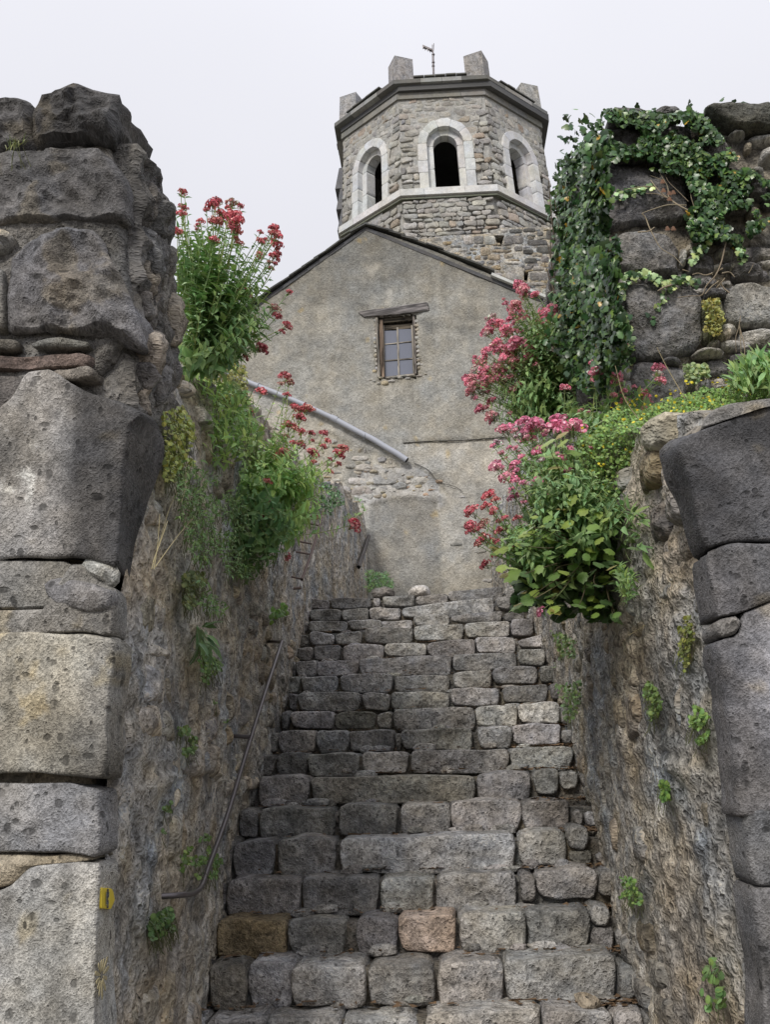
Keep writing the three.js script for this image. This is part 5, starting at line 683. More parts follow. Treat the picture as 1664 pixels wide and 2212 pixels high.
// flower heads of valerian: a dome of little rounded clusters of tiny florets, one metre across before scaling
const flowerHead = (tone, tone2, k) => {
  const g = new Leaves(), n = 6 + k % 4;
  for (let c = 0; c < n; c++) {
    const a = c * 2.4 + k, q = Math.sqrt((c + 0.3) / n) * 0.34, C = new THREE.Vector3(Math.cos(a) * q, 0.12 - q * q * 1.6 + rr(-0.06, 0.06), Math.sin(a) * q), R1 = rr(0.12, 0.2);
    for (let f = 0; f < 22; f++) {
      const o = ball().normalize(); if (o.y < -0.55) continue; const P = C.clone().addScaledVector(o, R1 * rr(0.75, 1.1)), t = o.clone().cross(ball()).normalize(), s = o.clone().cross(t), S = rr(0.055, 0.09), b = g.p.length / 3, m = rr(0.65, 1.35), mix = rnd() < 0.3 ? tone2 : tone, tilt = ball().multiplyScalar(0.3);
      for (const [x, y, h] of [[0, 0, -0.4], [1, 0.25, 0.2], [0.25, 1, 0.2], [-1, 0.4, 0.25], [-0.5, -0.9, 0.2], [0.6, -0.8, 0.15]]) { const e = o.clone().add(tilt); g.p.push(P.x + (t.x * x + s.x * y + e.x * h) * S, P.y + (t.y * x + s.y * y + e.y * h) * S, P.z + (t.z * x + s.z * y + e.z * h) * S); g.c.push(mix[0] * m, mix[1] * m, mix[2] * m); }
      for (let i = 1; i <= 5; i++) g.i.push(b, b + i, b + (i % 5) + 1);
    }
    const b = g.p.length / 3, J = new THREE.Vector3(0, -0.42, 0), w = 0.012; for (const [v, x] of [[J, -w], [J, w], [C, w], [C, -w]]) { g.p.push(v.x + x, v.y, v.z); g.c.push(0.13, 0.17, 0.06); } g.i.push(b, b + 1, b + 2, b, b + 2, b + 3);
  }
  return g.geo;
};
const REDS = [0, 1, 2, 3].map((k) => flowerHead([0.62, 0.14, 0.18], [0.78, 0.38, 0.38], k)), PINKS = [0, 1, 2, 3].map((k) => flowerHead([0.84, 0.3, 0.42], [0.92, 0.56, 0.62], k)), ROSES = [0, 1, 2].map((k) => flowerHead([0.82, 0.28, 0.45], [0.92, 0.58, 0.68], k + 4));
const PETALS = [[1, 1, 1], [0.86, 0.8, 0.82], [1.12, 1.12, 1.1], [0.95, 1.15, 0.95], [0.78, 1.5, 1.1]].map((c) => { const m = M.petal.clone(); m.color.setRGB(...c); return m; });
// a valerian: root on the wall, flower heads where they stand, leafy stems up to them and leafy shoots between
function valerian(o) {
  const root = onZ(o.root[0], o.root[1], o.root[2]), t = thing('valerian_plant', o.label, 'flowering plant', [root.x, root.y, root.z], o.group), st = new Stems(), lf = new Leaves(), r = o.spread ?? 0.2;
  const leafy = (pts, from, L, dense, tone) => {
    const n = pts.length - 1; let len = 0; for (let k = 0; k < n; k++) len += pts[k].distanceTo(pts[k + 1]);
    const pairs = Math.max(2, Math.round(len * (1 - from) / dense)); let turn = rnd() * 3;
    for (let j = 0; j < pairs; j++) {
      const f = from + (1 - from) * (j + 0.4) / pairs, q = f * n, k = Math.min(n - 1, Math.floor(q)), P = pts[k].clone().lerp(pts[k + 1], q - k), T = pts[k + 1].clone().sub(pts[k]).normalize(), s = T.clone().cross(new THREE.Vector3(Math.cos(turn), 0.2, Math.sin(turn))).normalize(); turn += 1.57 + rr(-0.3, 0.3);
      const size = L * (1.15 - 0.75 * f) * rr(0.75, 1.25);
      for (const sg of [1, -1]) { const d = s.clone().multiplyScalar(sg).addScaledVector(T, 0.55).add(ball().multiplyScalar(0.3)); lf.lance(P, d, T.clone().add(UP.clone().multiplyScalar(0.6)), size, size * rr(0.3, 0.42), green(tone), rr(0.1, 0.45)); }
    }
  };
  const tone = o.leaf || [0.1, 0.165, 0.058];
  const heads = o.extra ? o.heads.concat(o.heads.flatMap((h) => Array.from({ length: Math.round(o.extra * (h[2] > 55 ? 1.3 : 0.6)) }, () => [h[0] + rr(-42, 42), h[1] + rr(-42, 42), h[2] * rr(0.5, 0.85)]))) : o.heads;
  for (const h of heads) {
    const [px, py] = o.T(h), d = o.depth + rr(-1, 1) * (o.depthVar ?? 0.25), P = onZ(px, py, d), S = h[2] * o.T.s * d * 1.02 / FPX * (o.headScale || 1.6);
    const from = root.clone().add(new THREE.Vector3(rr(-r, r), rr(-0.5, 0.5) * r, rr(-r, r))), dist = from.distanceTo(P), pts = bend(from, P, new THREE.Vector3(0, (o.rise ?? -0.12) * dist, 0).add(ball().multiplyScalar(0.06 * dist)), 9);
    st.add(pts, 0.0042, 0.002, green([0.1, 0.13, 0.055], 0.2)); leafy(pts, 0.3, o.leafL || 0.075, 0.05, tone);
    const dir = pts[9].clone().sub(pts[7]).normalize().add(UP.clone().multiplyScalar(0.9)).add(ball().multiplyScalar(0.25)).normalize();
    const set = o.colour === 'pink' ? PINKS : o.colour === 'rose' ? ROSES : REDS, m = new THREE.Mesh(set[Math.floor(rnd() * set.length)], PETALS[rnd() < 0.1 ? 4 : Math.floor(rnd() * 4)]); m.name = 'flower_head'; m.castShadow = m.receiveShadow = true; m.position.copy(P).sub(root); m.scale.setScalar(S); m.quaternion.setFromUnitVectors(UP, dir).multiply(new THREE.Quaternion().setFromAxisAngle(UP, rnd() * 6.28)); t.add(m);
  }
  const reg = o.region, bb = [Math.min(...reg.map((p) => p[0])), Math.max(...reg.map((p) => p[0])), Math.min(...reg.map((p) => p[1])), Math.max(...reg.map((p) => p[1]))];
  for (let k = 0, tries = 0; k < o.shoots && tries < o.shoots * 20; tries++) {
    const x = rr(bb[0], bb[1]), y = rr(bb[2], bb[3]); if (!inside(reg, x, y)) continue; k++;
    const P = onZ(x, y, o.depth + rr(-1, 1) * (o.depthVar ?? 0.25) * 1.3), dirp = P.clone().sub(root), L = Math.min(dirp.length(), rr(0.16, 0.34)), from = P.clone().addScaledVector(dirp.normalize(), -L).add(ball().multiplyScalar(0.05)); from.y -= 0.04;
    const pts = bend(from, P, ball().multiplyScalar(0.03), 5); st.add(pts, 0.003, 0.0015, green([0.09, 0.12, 0.05], 0.2)); leafy(pts, 0.05, (o.leafL || 0.075) * 1.15, 0.045, tone);
  }
  part('stem', st.geo, M.stem, t, 'stuff'); part('foliage', lf.geo, M.leaf, t, 'stuff'); return t;
}
const zs = (x, y, s) => { const f = zoom(x, y, s); f.s = s; return f; };
const VA = zs(335.5, 389, 0.2621), VB = zs(335.5, 771.7, 0.3024), VC = zs(973, 603.9, 0.3024), VD = zs(973, 973, 0.3226), LG = 'red valerian on the left wall', RG = 'pink valerian on the right wall';
valerian({ label: 'tall red-flowering valerian sprouting behind the upper left pier, against the sky', T: VA, root: [425, 770, 5.0], depth: 4.95, depthVar: 0.2, colour: 'red', extra: 0.8, shoots: 175, spread: 0.1, leafL: 0.078,
  region: [[372, 520], [400, 470], [470, 480], [530, 520], [570, 570], [600, 600], [590, 650], [600, 690], [560, 740], [520, 780], [430, 800], [385, 780], [378, 640]],
  heads: [[235, 105, 60], [213, 208, 45], [160, 272, 50], [222, 275, 70], [185, 425, 90], [372, 335, 60], [345, 405, 35], [470, 205, 100], [525, 182, 60], [500, 340, 100], [420, 245, 50], [545, 275, 80], [640, 190, 90], [705, 215, 50], [645, 300, 130], [640, 355, 110], [675, 425, 80], [485, 495, 70], [685, 520, 70], [870, 430, 45], [985, 405, 90], [1005, 460, 90], [865, 500, 60], [910, 490, 40], [1000, 540, 100], [985, 635, 90], [940, 680, 50], [950, 725, 50], [860, 620, 60], [990, 690, 40], [745, 930, 110], [540, 1335, 65]] });
valerian({ label: 'red valerian leaning right from the left wall, its flowers against the grey gable', T: VA, root: [430, 790, 5.4], depth: 5.35, depthVar: 0.15, colour: 'red', shoots: 60, spread: 0.12, group: undefined, leafL: 0.075,
  region: [[450, 660], [540, 660], [590, 690], [570, 740], [540, 770], [480, 810], [430, 800]],
  heads: [[1105, 920, 45], [980, 1060, 90], [1005, 1125, 80], [1085, 1200, 80], [1040, 1245, 50], [812, 1132, 35], [880, 1385, 90], [845, 1400, 50], [745, 1460, 60]] });
valerian({ label: 'bushy red valerian spreading over the middle of the left wall above the handrails', T: VB, root: [500, 1120, 6.9], depth: 6.75, depthVar: 0.35, colour: 'red', shoots: 430, spread: 0.32, leafL: 0.085, leaf: [0.15, 0.235, 0.075],
  region: [[385, 900], [430, 860], [470, 850], [520, 900], [580, 920], [640, 960], [690, 1000], [720, 1060], [700, 1130], [650, 1160], [600, 1180], [520, 1190], [450, 1140], [400, 1040]],
  heads: [[935, 135, 80], [955, 180, 60], [895, 190, 45], [760, 250, 75], [940, 270, 50], [665, 395, 75], [1000, 355, 60], [1085, 368, 80], [1040, 380, 60], [1035, 435, 75], [955, 485, 80], [1000, 510, 50], [1050, 535, 50], [1115, 545, 50], [1125, 595, 30], [1205, 545, 60], [1228, 595, 50], [935, 565, 40], [1040, 625, 60], [990, 610, 40], [1200, 635, 50], [1125, 685, 80], [1135, 745, 40], [1345, 650, 65], [1310, 690, 70], [1250, 725, 30], [1312, 760, 40], [1245, 815, 45], [925, 685, 75], [880, 715, 100], [900, 745, 60], [795, 760, 45], [800, 890, 60], [1140, 1140, 45], [1420, 1195, 85]] });
valerian({ label: 'dark red valerian hanging low from the left wall, in the shade of the bush above', T: VB, root: [520, 1080, 6.3], depth: 6.15, depthVar: 0.15, colour: 'red', shoots: 130, spread: 0.2, leafL: 0.08, leaf: [0.07, 0.13, 0.045], rise: 0.15,
  region: [[460, 1080], [560, 1060], [640, 1100], [640, 1180], [590, 1210], [540, 1270], [500, 1260], [470, 1180]], heads: [[790, 1105, 110], [830, 1085, 90], [785, 1200, 45], [780, 1245, 45], [945, 1430, 45]] });
valerian({ label: 'large pink valerian bush hanging from the right wall, below the ivy', T: VC, root: [1265, 900, 6.9], depth: 6.75, depthVar: 0.3, colour: 'pink', extra: 2.3, shoots: 280, spread: 0.22, group: RG && undefined, leafL: 0.075, leaf: [0.105, 0.17, 0.06],
  region: [[1110, 760], [1100, 700], [1150, 660], [1200, 660], [1240, 690], [1260, 780], [1300, 880], [1270, 920], [1180, 920], [1110, 890], [1080, 850]],
  heads: [[475, 50, 45], [525, 68, 85], [530, 118, 60], [600, 110, 50], [395, 172, 45], [458, 215, 80], [510, 230, 40], [450, 275, 80], [290, 280, 75], [285, 315, 45], [345, 315, 65], [390, 345, 75], [435, 365, 40], [265, 375, 80], [495, 365, 40], [545, 275, 50], [690, 235, 95], [755, 260, 35], [625, 300, 40], [700, 290, 40], [320, 465, 90], [350, 480, 60], [265, 510, 65], [470, 455, 115], [450, 500, 95], [550, 495, 65], [595, 505, 45], [670, 400, 85], [700, 420, 75], [745, 390, 40], [770, 465, 95], [780, 505, 65], [700, 490, 40], [875, 465, 55], [175, 555, 35], [205, 600, 85], [240, 650, 85], [330, 610, 85], [380, 560, 65], [445, 570, 85], [490, 620, 65], [580, 575, 75], [550, 665, 50], [165, 650, 50], [140, 725, 85], [180, 770, 95], [260, 745, 85], [370, 660, 75], [370, 720, 65], [450, 785, 65], [240, 810, 50], [170, 830, 45], [755, 550, 50], [825, 540, 45], [285, 870, 50], [450, 850, 40], [430, 700, 60], [300, 690, 60], [215, 690, 50]] });
valerian({ label: 'pink valerian tufts drooping under the big pink bush of the right wall', T: VC, root: [1200, 905, 6.9], depth: 6.7, depthVar: 0.15, colour: 'pink', shoots: 25, spread: 0.1, leafL: 0.07, region: [[1080, 860], [1160, 870], [1160, 930], [1090, 910]], heads: [[215, 925, 70], [265, 915, 35], [290, 970, 80], [320, 990, 70], [295, 1012, 45], [430, 960, 45]] });
valerian({ label: 'rosy valerian with two big round heads on the edge of the right wall', T: VC, root: [1230, 1075, 5.3], depth: 5.15, depthVar: 0.2, colour: 'rose', extra: 1, shoots: 120, spread: 0.12, leafL: 0.08, leaf: [0.11, 0.18, 0.065], region: [[1130, 960], [1200, 950], [1270, 960], [1280, 1060], [1220, 1100], [1140, 1080]],
  heads: [[395, 1065, 90], [520, 1020, 95], [600, 1030, 95], [490, 1060, 75], [550, 1080, 95], [500, 1120, 85], [640, 1050, 65], [680, 1090, 55], [580, 1140, 65], [770, 1000, 100], [760, 1050, 120], [875, 1050, 135], [920, 1080, 55], [330, 1170, 65], [370, 1240, 35], [465, 1205, 45], [970, 1175, 50], [855, 1210, 60], [630, 1215, 75], [655, 1290, 45], [800, 1275, 45], [510, 1265, 45], [470, 1305, 55], [325, 1320, 75]] });
valerian({ label: 'tall pink valerian stalks standing before the dark boulders of the ruin', T: VC, root: [1330, 985, 5.6], depth: 5.6, depthVar: 0.2, colour: 'pink', shoots: 70, spread: 0.3, leafL: 0.085, leaf: [0.14, 0.21, 0.085], rise: -0.05, region: [[1220, 850], [1260, 860], [1290, 900], [1340, 900], [1380, 920], [1400, 960], [1330, 990], [1270, 960]],
  heads: [[820, 770, 55], [1050, 605, 95], [1040, 660, 85], [1090, 645, 80], [1060, 705, 95], [1110, 715, 55], [1185, 688, 85], [1165, 735, 95], [1225, 740, 45], [1030, 780, 85], [1170, 825, 45], [1230, 395, 85], [1240, 465, 60], [1315, 765, 35], [1240, 800, 55], [1250, 875, 75], [1380, 820, 85], [1360, 860, 55], [1420, 870, 45], [1390, 925, 55], [1485, 635, 80], [1490, 680, 65], [1510, 720, 65], [930, 940, 45], [985, 950, 35], [1065, 1085, 35]] });
valerian({ label: 'pink valerian with small heads over the broad-leaved bush of the right wall', T: VD, root: [1230, 1160, 5.0], depth: 4.9, depthVar: 0.18, colour: 'rose', shoots: 190, spread: 0.15, leafL: 0.08, leaf: [0.1, 0.165, 0.062], region: [[1130, 1000], [1200, 990], [1300, 1010], [1370, 1070], [1360, 1130], [1250, 1170], [1160, 1150]],
  heads: [[345, 15, 40], [310, 115, 80], [435, 90, 60], [440, 140, 50], [375, 180, 90], [430, 200, 60], [560, 240, 100], [575, 205, 65], [490, 215, 45], [415, 260, 40], [425, 310, 65], [495, 345, 40], [655, 290, 40], [580, 15, 50], [610, 65, 45], [750, 50, 50], [785, 140, 60], [775, 325, 45], [1550, 610, 45], [605, 1080, 60]] });
valerian({ label: 'red valerian reaching left over the stairs from the low right bush', T: VD, root: [1180, 1215, 5.0], depth: 4.85, depthVar: 0.15, colour: 'red', shoots: 50, spread: 0.08, leafL: 0.065, region: [[1080, 1130], [1150, 1120], [1200, 1180], [1180, 1220], [1110, 1200]],
  heads: [[255, 300, 75], [305, 330, 45], [140, 410, 90], [240, 375, 65], [285, 395, 45], [285, 420, 40], [325, 475, 35], [365, 450, 40], [135, 505, 70], [130, 540, 50], [180, 530, 65], [225, 490, 65], [340, 535, 65], [215, 595, 75], [275, 610, 60], [180, 630, 40], [315, 610, 35], [455, 450, 50], [430, 630, 40], [300, 700, 45], [230, 765, 60], [345, 800, 40]] });

// ivy over the ruin: its side towards the stairs, its top and its front
{
  const t = thing('ivy', 'dark glossy ivy covering the corner and the top of the ruined wall', 'ivy', [1.1, 4.2, -6.5]), lf = new Leaves(), st = new Stems();
  const dark = () => rnd() < 0.01 ? [0.4, 0.25, 0.03] : rnd() < 0.22 ? green([0.042, 0.075, 0.02], 0.35) : green([0.015, 0.034, 0.011], 0.5);
  const leafAt = (P, N, S) => { const n = N.clone().add(ball().multiplyScalar(0.95)).add(UP.clone().multiplyScalar(0.45)), d = UP.clone().multiplyScalar(-1).add(ball().multiplyScalar(0.9)); lf.lobed(P, d, n, S, dark()); };
  // side: a thick curtain, widest at the top and thinning downwards
  const side = [[1322, 285], [1305, 300], [1250, 330], [1225, 420], [1222, 520], [1220, 640], [1212, 700], [1222, 760], [1250, 820], [1310, 850], [1350, 800], [1365, 700], [1345, 560], [1330, 420]];
  for (let k = 0; k < 17000; k++) { const x = rr(1195, 1370), y = rr(270, 905); if (!inside(side, x, y)) continue; const d = rr(6.15, 8.4), P = onZ(x, y, d); const wall = 1.0; if (P.x > wall + 0.03) { const Q = onX(x, y, wall); P.copy(Q); } if (P.x < 0.62) continue; const lump = fbm(P.z * 2.6, P.y * 2.6, 9, 3); if (lump < -0.3) continue; P.x -= Math.abs(rr(0, 0.09)) + 0.1 * Math.max(0, lump + 0.1); leafAt(P, new THREE.Vector3(-0.8, 0.2, 0.5), rr(0.024, 0.05)); }
  // front: along the top, then down the right in a broad tongue, with bare stone between
  const tongue = [[1275, 250], [1320, 235], [1380, 240], [1440, 250], [1490, 235], [1530, 260], [1560, 300], [1600, 350], [1640, 380], [1670, 400], [1670, 470], [1640, 500], [1600, 520], [1560, 515], [1500, 520], [1480, 470], [1510, 430], [1480, 380], [1440, 370], [1380, 360], [1330, 372], [1300, 360], [1270, 320]];
  for (let k = 0; k < 21000; k++) { const x = rr(1265, 1675), y = rr(232, 525); if (!inside(tongue, x, y)) continue; const dens = fbm(x * 0.022, y * 0.028, 3, 3); if (dens < (y < 345 ? -0.25 : -0.12) + 0.25 * sstep(380, 330, y) * sstep(1330, 1420, x) * sstep(1480, 1420, x)) continue; const P = onZ(x, y, RD - rr(0.0, 0.16)); leafAt(P, new THREE.Vector3(0, 0.3, 1), rr(0.02, 0.046)); }
  for (const [a, b, n] of [[[1345, 600], [1400, 590], 40], [[1395, 590], [1450, 620], 50], [[1450, 620], [1405, 690], 30], [[1460, 600], [1510, 612], 45], [[1320, 425], [1420, 400], 60], [[1360, 585], [1340, 640], 40], [[1355, 680], [1365, 800], 60], [[1590, 520], [1610, 560], 60], [[1500, 560], [1530, 520], 60]]) for (let i = 0; i < n; i++) { const q = rnd(), P = onZ(lerp(a[0], b[0], q) + rr(-9, 9), lerp(a[1], b[1], q) + rr(-9, 9), RD - rr(0.03, 0.12)); lf.lobed(P, UP.clone().multiplyScalar(-1).add(ball()), new THREE.Vector3(0, 0.5, 1).add(ball().multiplyScalar(0.5)), rr(0.022, 0.042), rnd() < 0.5 ? green([0.15, 0.2, 0.09], 0.3) : dark()); }
  // over the wall top, behind the edge
  for (let k = 0; k < 900; k++) { const P = new THREE.Vector3(rr(0.97, 2.2), 0, -rr(6.2, 7.6)); P.y = onZ(1320, 262, 6.25).y + rr(-0.06, 0.1); leafAt(P, UP, rr(0.03, 0.055)); }
  part('foliage', lf.geo, M.ivy, t, 'stuff');
  for (let k = 0; k < 14; k++) { const y0 = rr(3.8, 4.3), z = -rr(6.25, 6.9), a = new THREE.Vector3(0.97, y0, z), b = new THREE.Vector3(0.92 - rr(0, 0.05), y0 + rr(0.4, 1.2), z + rr(-0.2, 0.2)); st.add(bend(a, b, ball().multiplyScalar(0.1), 6), 0.008, 0.003, [0.1, 0.075, 0.05]); }
  part('stem', st.geo, M.stem, t, 'stuff');
}
{ // bare ivy twigs and roots on the boulders
  const ZP = zoom(1308.5, 221.4, 0.2137), ZQ = zoom(1308.5, 536.8, 0.2137), t = thing('bare_ivy_branch', 'pale leafless ivy branches spread across the dark boulder of the ruin', 'dead branch', onZ(1470, 430, RD - 0.1).toArray()), st = new Stems(), bw = (T, l, r) => st.add(new THREE.CatmullRomCurve3(l.map((p) => { const q = T(p); return onZ(q[0], q[1], RD - 0.1 - rr(0, 0.02)); })).getPoints(l.length * 3), r, r * 0.45, toned([0.33, 0.275, 0.19], 0.15));
  bw(ZP, [[860, 1100], [760, 1050], [640, 970], [560, 910], [500, 840], [460, 785]], 0.008); bw(ZP, [[640, 970], [520, 925], [410, 920]], 0.005); bw(ZP, [[500, 850], [380, 850], [200, 885]], 0.005); bw(ZP, [[640, 960], [630, 850], [580, 760], [540, 680]], 0.005); bw(ZP, [[600, 800], [540, 770], [460, 740]], 0.004); bw(ZP, [[840, 1000], [720, 880], [640, 800], [600, 720]], 0.003); bw(ZP, [[820, 1040], [640, 1035], [480, 1080], [370, 1120]], 0.0055); bw(ZP, [[370, 1120], [410, 1170], [440, 1250], [500, 1370], [560, 1470], [700, 1560], [780, 1650]], 0.006); bw(ZP, [[330, 1310], [440, 1300], [500, 1260]], 0.006); bw(ZP, [[900, 1060], [870, 960], [860, 880]], 0.004); bw(ZP, [[780, 1690], [850, 1710]], 0.005);
  part('branch', st.geo, M.stem, t); const lf = new Leaves(); for (const [x, y] of [[590, 890], [650, 920], [690, 910], [650, 975], [580, 800], [630, 1275], [690, 1275]]) { const q = ZP([x, y]); lf.lobed(onZ(q[0], q[1], RD - 0.12), UP, new THREE.Vector3(0, 0.3, 1), 0.03, [0.24, 0.11, 0.05]); } part('dead_leaf', lf.geo, M.leaf, t, 'stuff');
  const u = thing('root_tangle', 'pale dry roots dangling from the joints between the boulders of the ruin', 'roots', onZ(1550, 620, RD - 0.1).toArray()), s2 = new Stems(), bw2 = (l, r) => s2.add(new THREE.CatmullRomCurve3(l.map((p) => { const q = ZQ(p); return onZ(q[0], q[1], RD - 0.1 - rr(0, 0.03)); })).getPoints(l.length * 3), r, r * 0.5, toned([0.31, 0.25, 0.175], 0.2));
  bw2([[1220, -60], [1190, 80], [1160, 180], [1110, 280], [1020, 380], [980, 470], [860, 480], [730, 495]], 0.006); bw2([[1160, 340], [1200, 400], [1260, 450]], 0.008); bw2([[1150, 330], [1080, 380], [1010, 460]], 0.006); bw2([[1090, 250], [1010, 270], [940, 250], [880, 265]], 0.007); bw2([[1180, 250], [1260, 240], [1310, 290]], 0.006); bw2([[670, 370], [590, 395], [530, 430]], 0.008); bw2([[1370, 680], [1350, 800], [1320, 900], [1325, 1050]], 0.003); bw2([[1360, 780], [1370, 960], [1375, 1060]], 0.003); bw2([[1360, 800], [1410, 1000], [1400, 1150]], 0.004); bw2([[1190, 200], [1130, 240], [1100, 330]], 0.005); bw2([[1210, 300], [1160, 360], [1120, 400]], 0.005); bw2([[1450, 250], [1480, 200], [1500, 150]], 0.003); part('root', s2.geo, M.stem, u);
}

// low green cover with small yellow flowers on the right terrace
const cover = (name, label, cat, o) => {
  const t = new THREE.Group(); const lf = new Leaves(), yl = new Leaves(), st = new Stems(); let c0 = null;
  const bb = [Math.min(...o.region.map((p) => p[0])), Math.max(...o.region.map((p) => p[0])), Math.min(...o.region.map((p) => p[1])), Math.max(...o.region.map((p) => p[1]))];
  for (let k = 0; k < o.count; k++) {
    const x = rr(bb[0], bb[1]), y = rr(bb[2], bb[3]); if (!inside(o.region, x + 12 * n3(x * 0.05, y * 0.05, 1), y + 12 * n3(x * 0.05, y * 0.05, 7))) continue; if (o.gaps && fbm(x * 0.03, y * 0.03, o.gaps, 3) < (o.gapAt ?? -0.1)) continue;
    const P = o.at(x, y); if (!c0) c0 = P.clone(); const S = rr(o.size[0], o.size[1]);
    const d = ball().add(o.lean || new THREE.Vector3(0, 0.5, 0)), n = ball().multiplyScalar(0.7).add(o.out || new THREE.Vector3(0, 0.7, 0.7));
    if (o.kind === 'lance') lf.lance(P, d, n, S * 1.5, S * 0.42, green(o.tone, o.vary ?? 0.4)); else if (o.kind === 'grass') lf.lance(P, new THREE.Vector3(rr(-0.4, 0.4), 1, rr(-0.4, 0.4)), ball(), S * 3.2, S * 0.25, green(o.tone, 0.4), 0.5); else lf.round(P, d, n, S, green(o.tone, o.vary ?? 0.4));
    if (o.yellow && rnd() < o.yellow) { const Q = P.clone().add(new THREE.Vector3(0, rr(0.02, 0.07), rr(0, 0.05))); for (let q = 0; q < 2; q++) yl.round(Q, ball(), ball().add(new THREE.Vector3(0, 1, 0.6)), rr(0.012, 0.02), [0.8, 0.68, 0.05]); }
    if (rnd() < 0.15) st.add(bend(P.clone().add(new THREE.Vector3(rr(-0.03, 0.03), -0.07, -0.03)), P, ball().multiplyScalar(0.02), 3), 0.0016, 0.001, [0.12, 0.13, 0.06]);
  }
  t.name = numbered(name); t.position.copy(c0); t.userData = { label, category: cat }; if (o.kindOf) t.userData.kind = o.kindOf; scene.add(t);
  part('foliage', lf.geo, o.mat || M.leaf, t, 'stuff'); if (yl.i.length) part('yellow_flower', yl.geo, M.petal, t, 'stuff'); if (st.i.length) part('stem', st.geo, M.stem, t, 'stuff'); return t;
};
const overTop = (x, y) => { let d = 3.9; for (; d < 6.3; d += 0.04) { const P = onZ(x, y, d); if (P.y < topR(d) + 0.02) { P.y += rr(-0.05, 0.12); return P; } } return onZ(x, y, 6.1); };
cover('ground_cover', 'bright green low herbs with tiny yellow flowers on the right terrace behind the pier', 'ground cover', { region: [[1290, 915], [1320, 880], [1385, 870], [1420, 870], [1460, 850], [1500, 850], [1560, 835], [1664, 815], [1700, 810], [1700, 870], [1560, 890], [1520, 930], [1480, 960], [1400, 945]], count: 14000, at: (x, y) => onZ(x, y, lerp(5.9, 4.9, sstep(830, 950, y)) + rr(-0.35, 0.35)), size: [0.008, 0.021], tone: [0.105, 0.17, 0.045], yellow: 0.022 });
cover('ground_cover', 'green herbs with yellow flowers spilling over the edge of the right wall', 'ground cover', { region: [[1250, 960], [1300, 920], [1390, 915], [1395, 1000], [1375, 1060], [1370, 1110], [1300, 1120], [1250, 1060]], count: 10000, at: (x, y) => onZ(x, y, rr(4.95, 5.5)), size: [0.008, 0.022], tone: [0.095, 0.155, 0.042], yellow: 0.01 });
cover('tall_weed', 'light green feathery weed at the right edge in front of the ruin', 'weed', { region: [[1590, 800], [1640, 780], [1700, 760], [1700, 860], [1620, 850], [1585, 840]], count: 900, at: (x, y) => onZ(x, y, rr(5.2, 5.6)), size: [0.04, 0.075], kind: 'lance', tone: [0.12, 0.19, 0.07], lean: new THREE.Vector3(0, 0.9, 0) });
cover('small_weed', 'grey-green weed at the foot of the ruin, left of the light boulder', 'weed', { region: [[1470, 790], [1530, 780], [1545, 815], [1500, 830], [1480, 820]], count: 420, at: (x, y) => onZ(x, y, rr(6.0, 6.15)), size: [0.016, 0.035], tone: [0.15, 0.19, 0.09] });
cover('moss_tuft', 'hanging brownish green moss between the two big boulders of the ruin', 'moss', { region: [[1512, 650], [1560, 645], [1570, 690], [1545, 730], [1520, 715]], count: 700, at: (x, y) => onZ(x, y, rr(6.08, 6.2)), size: [0.012, 0.026], tone: [0.17, 0.17, 0.05] });

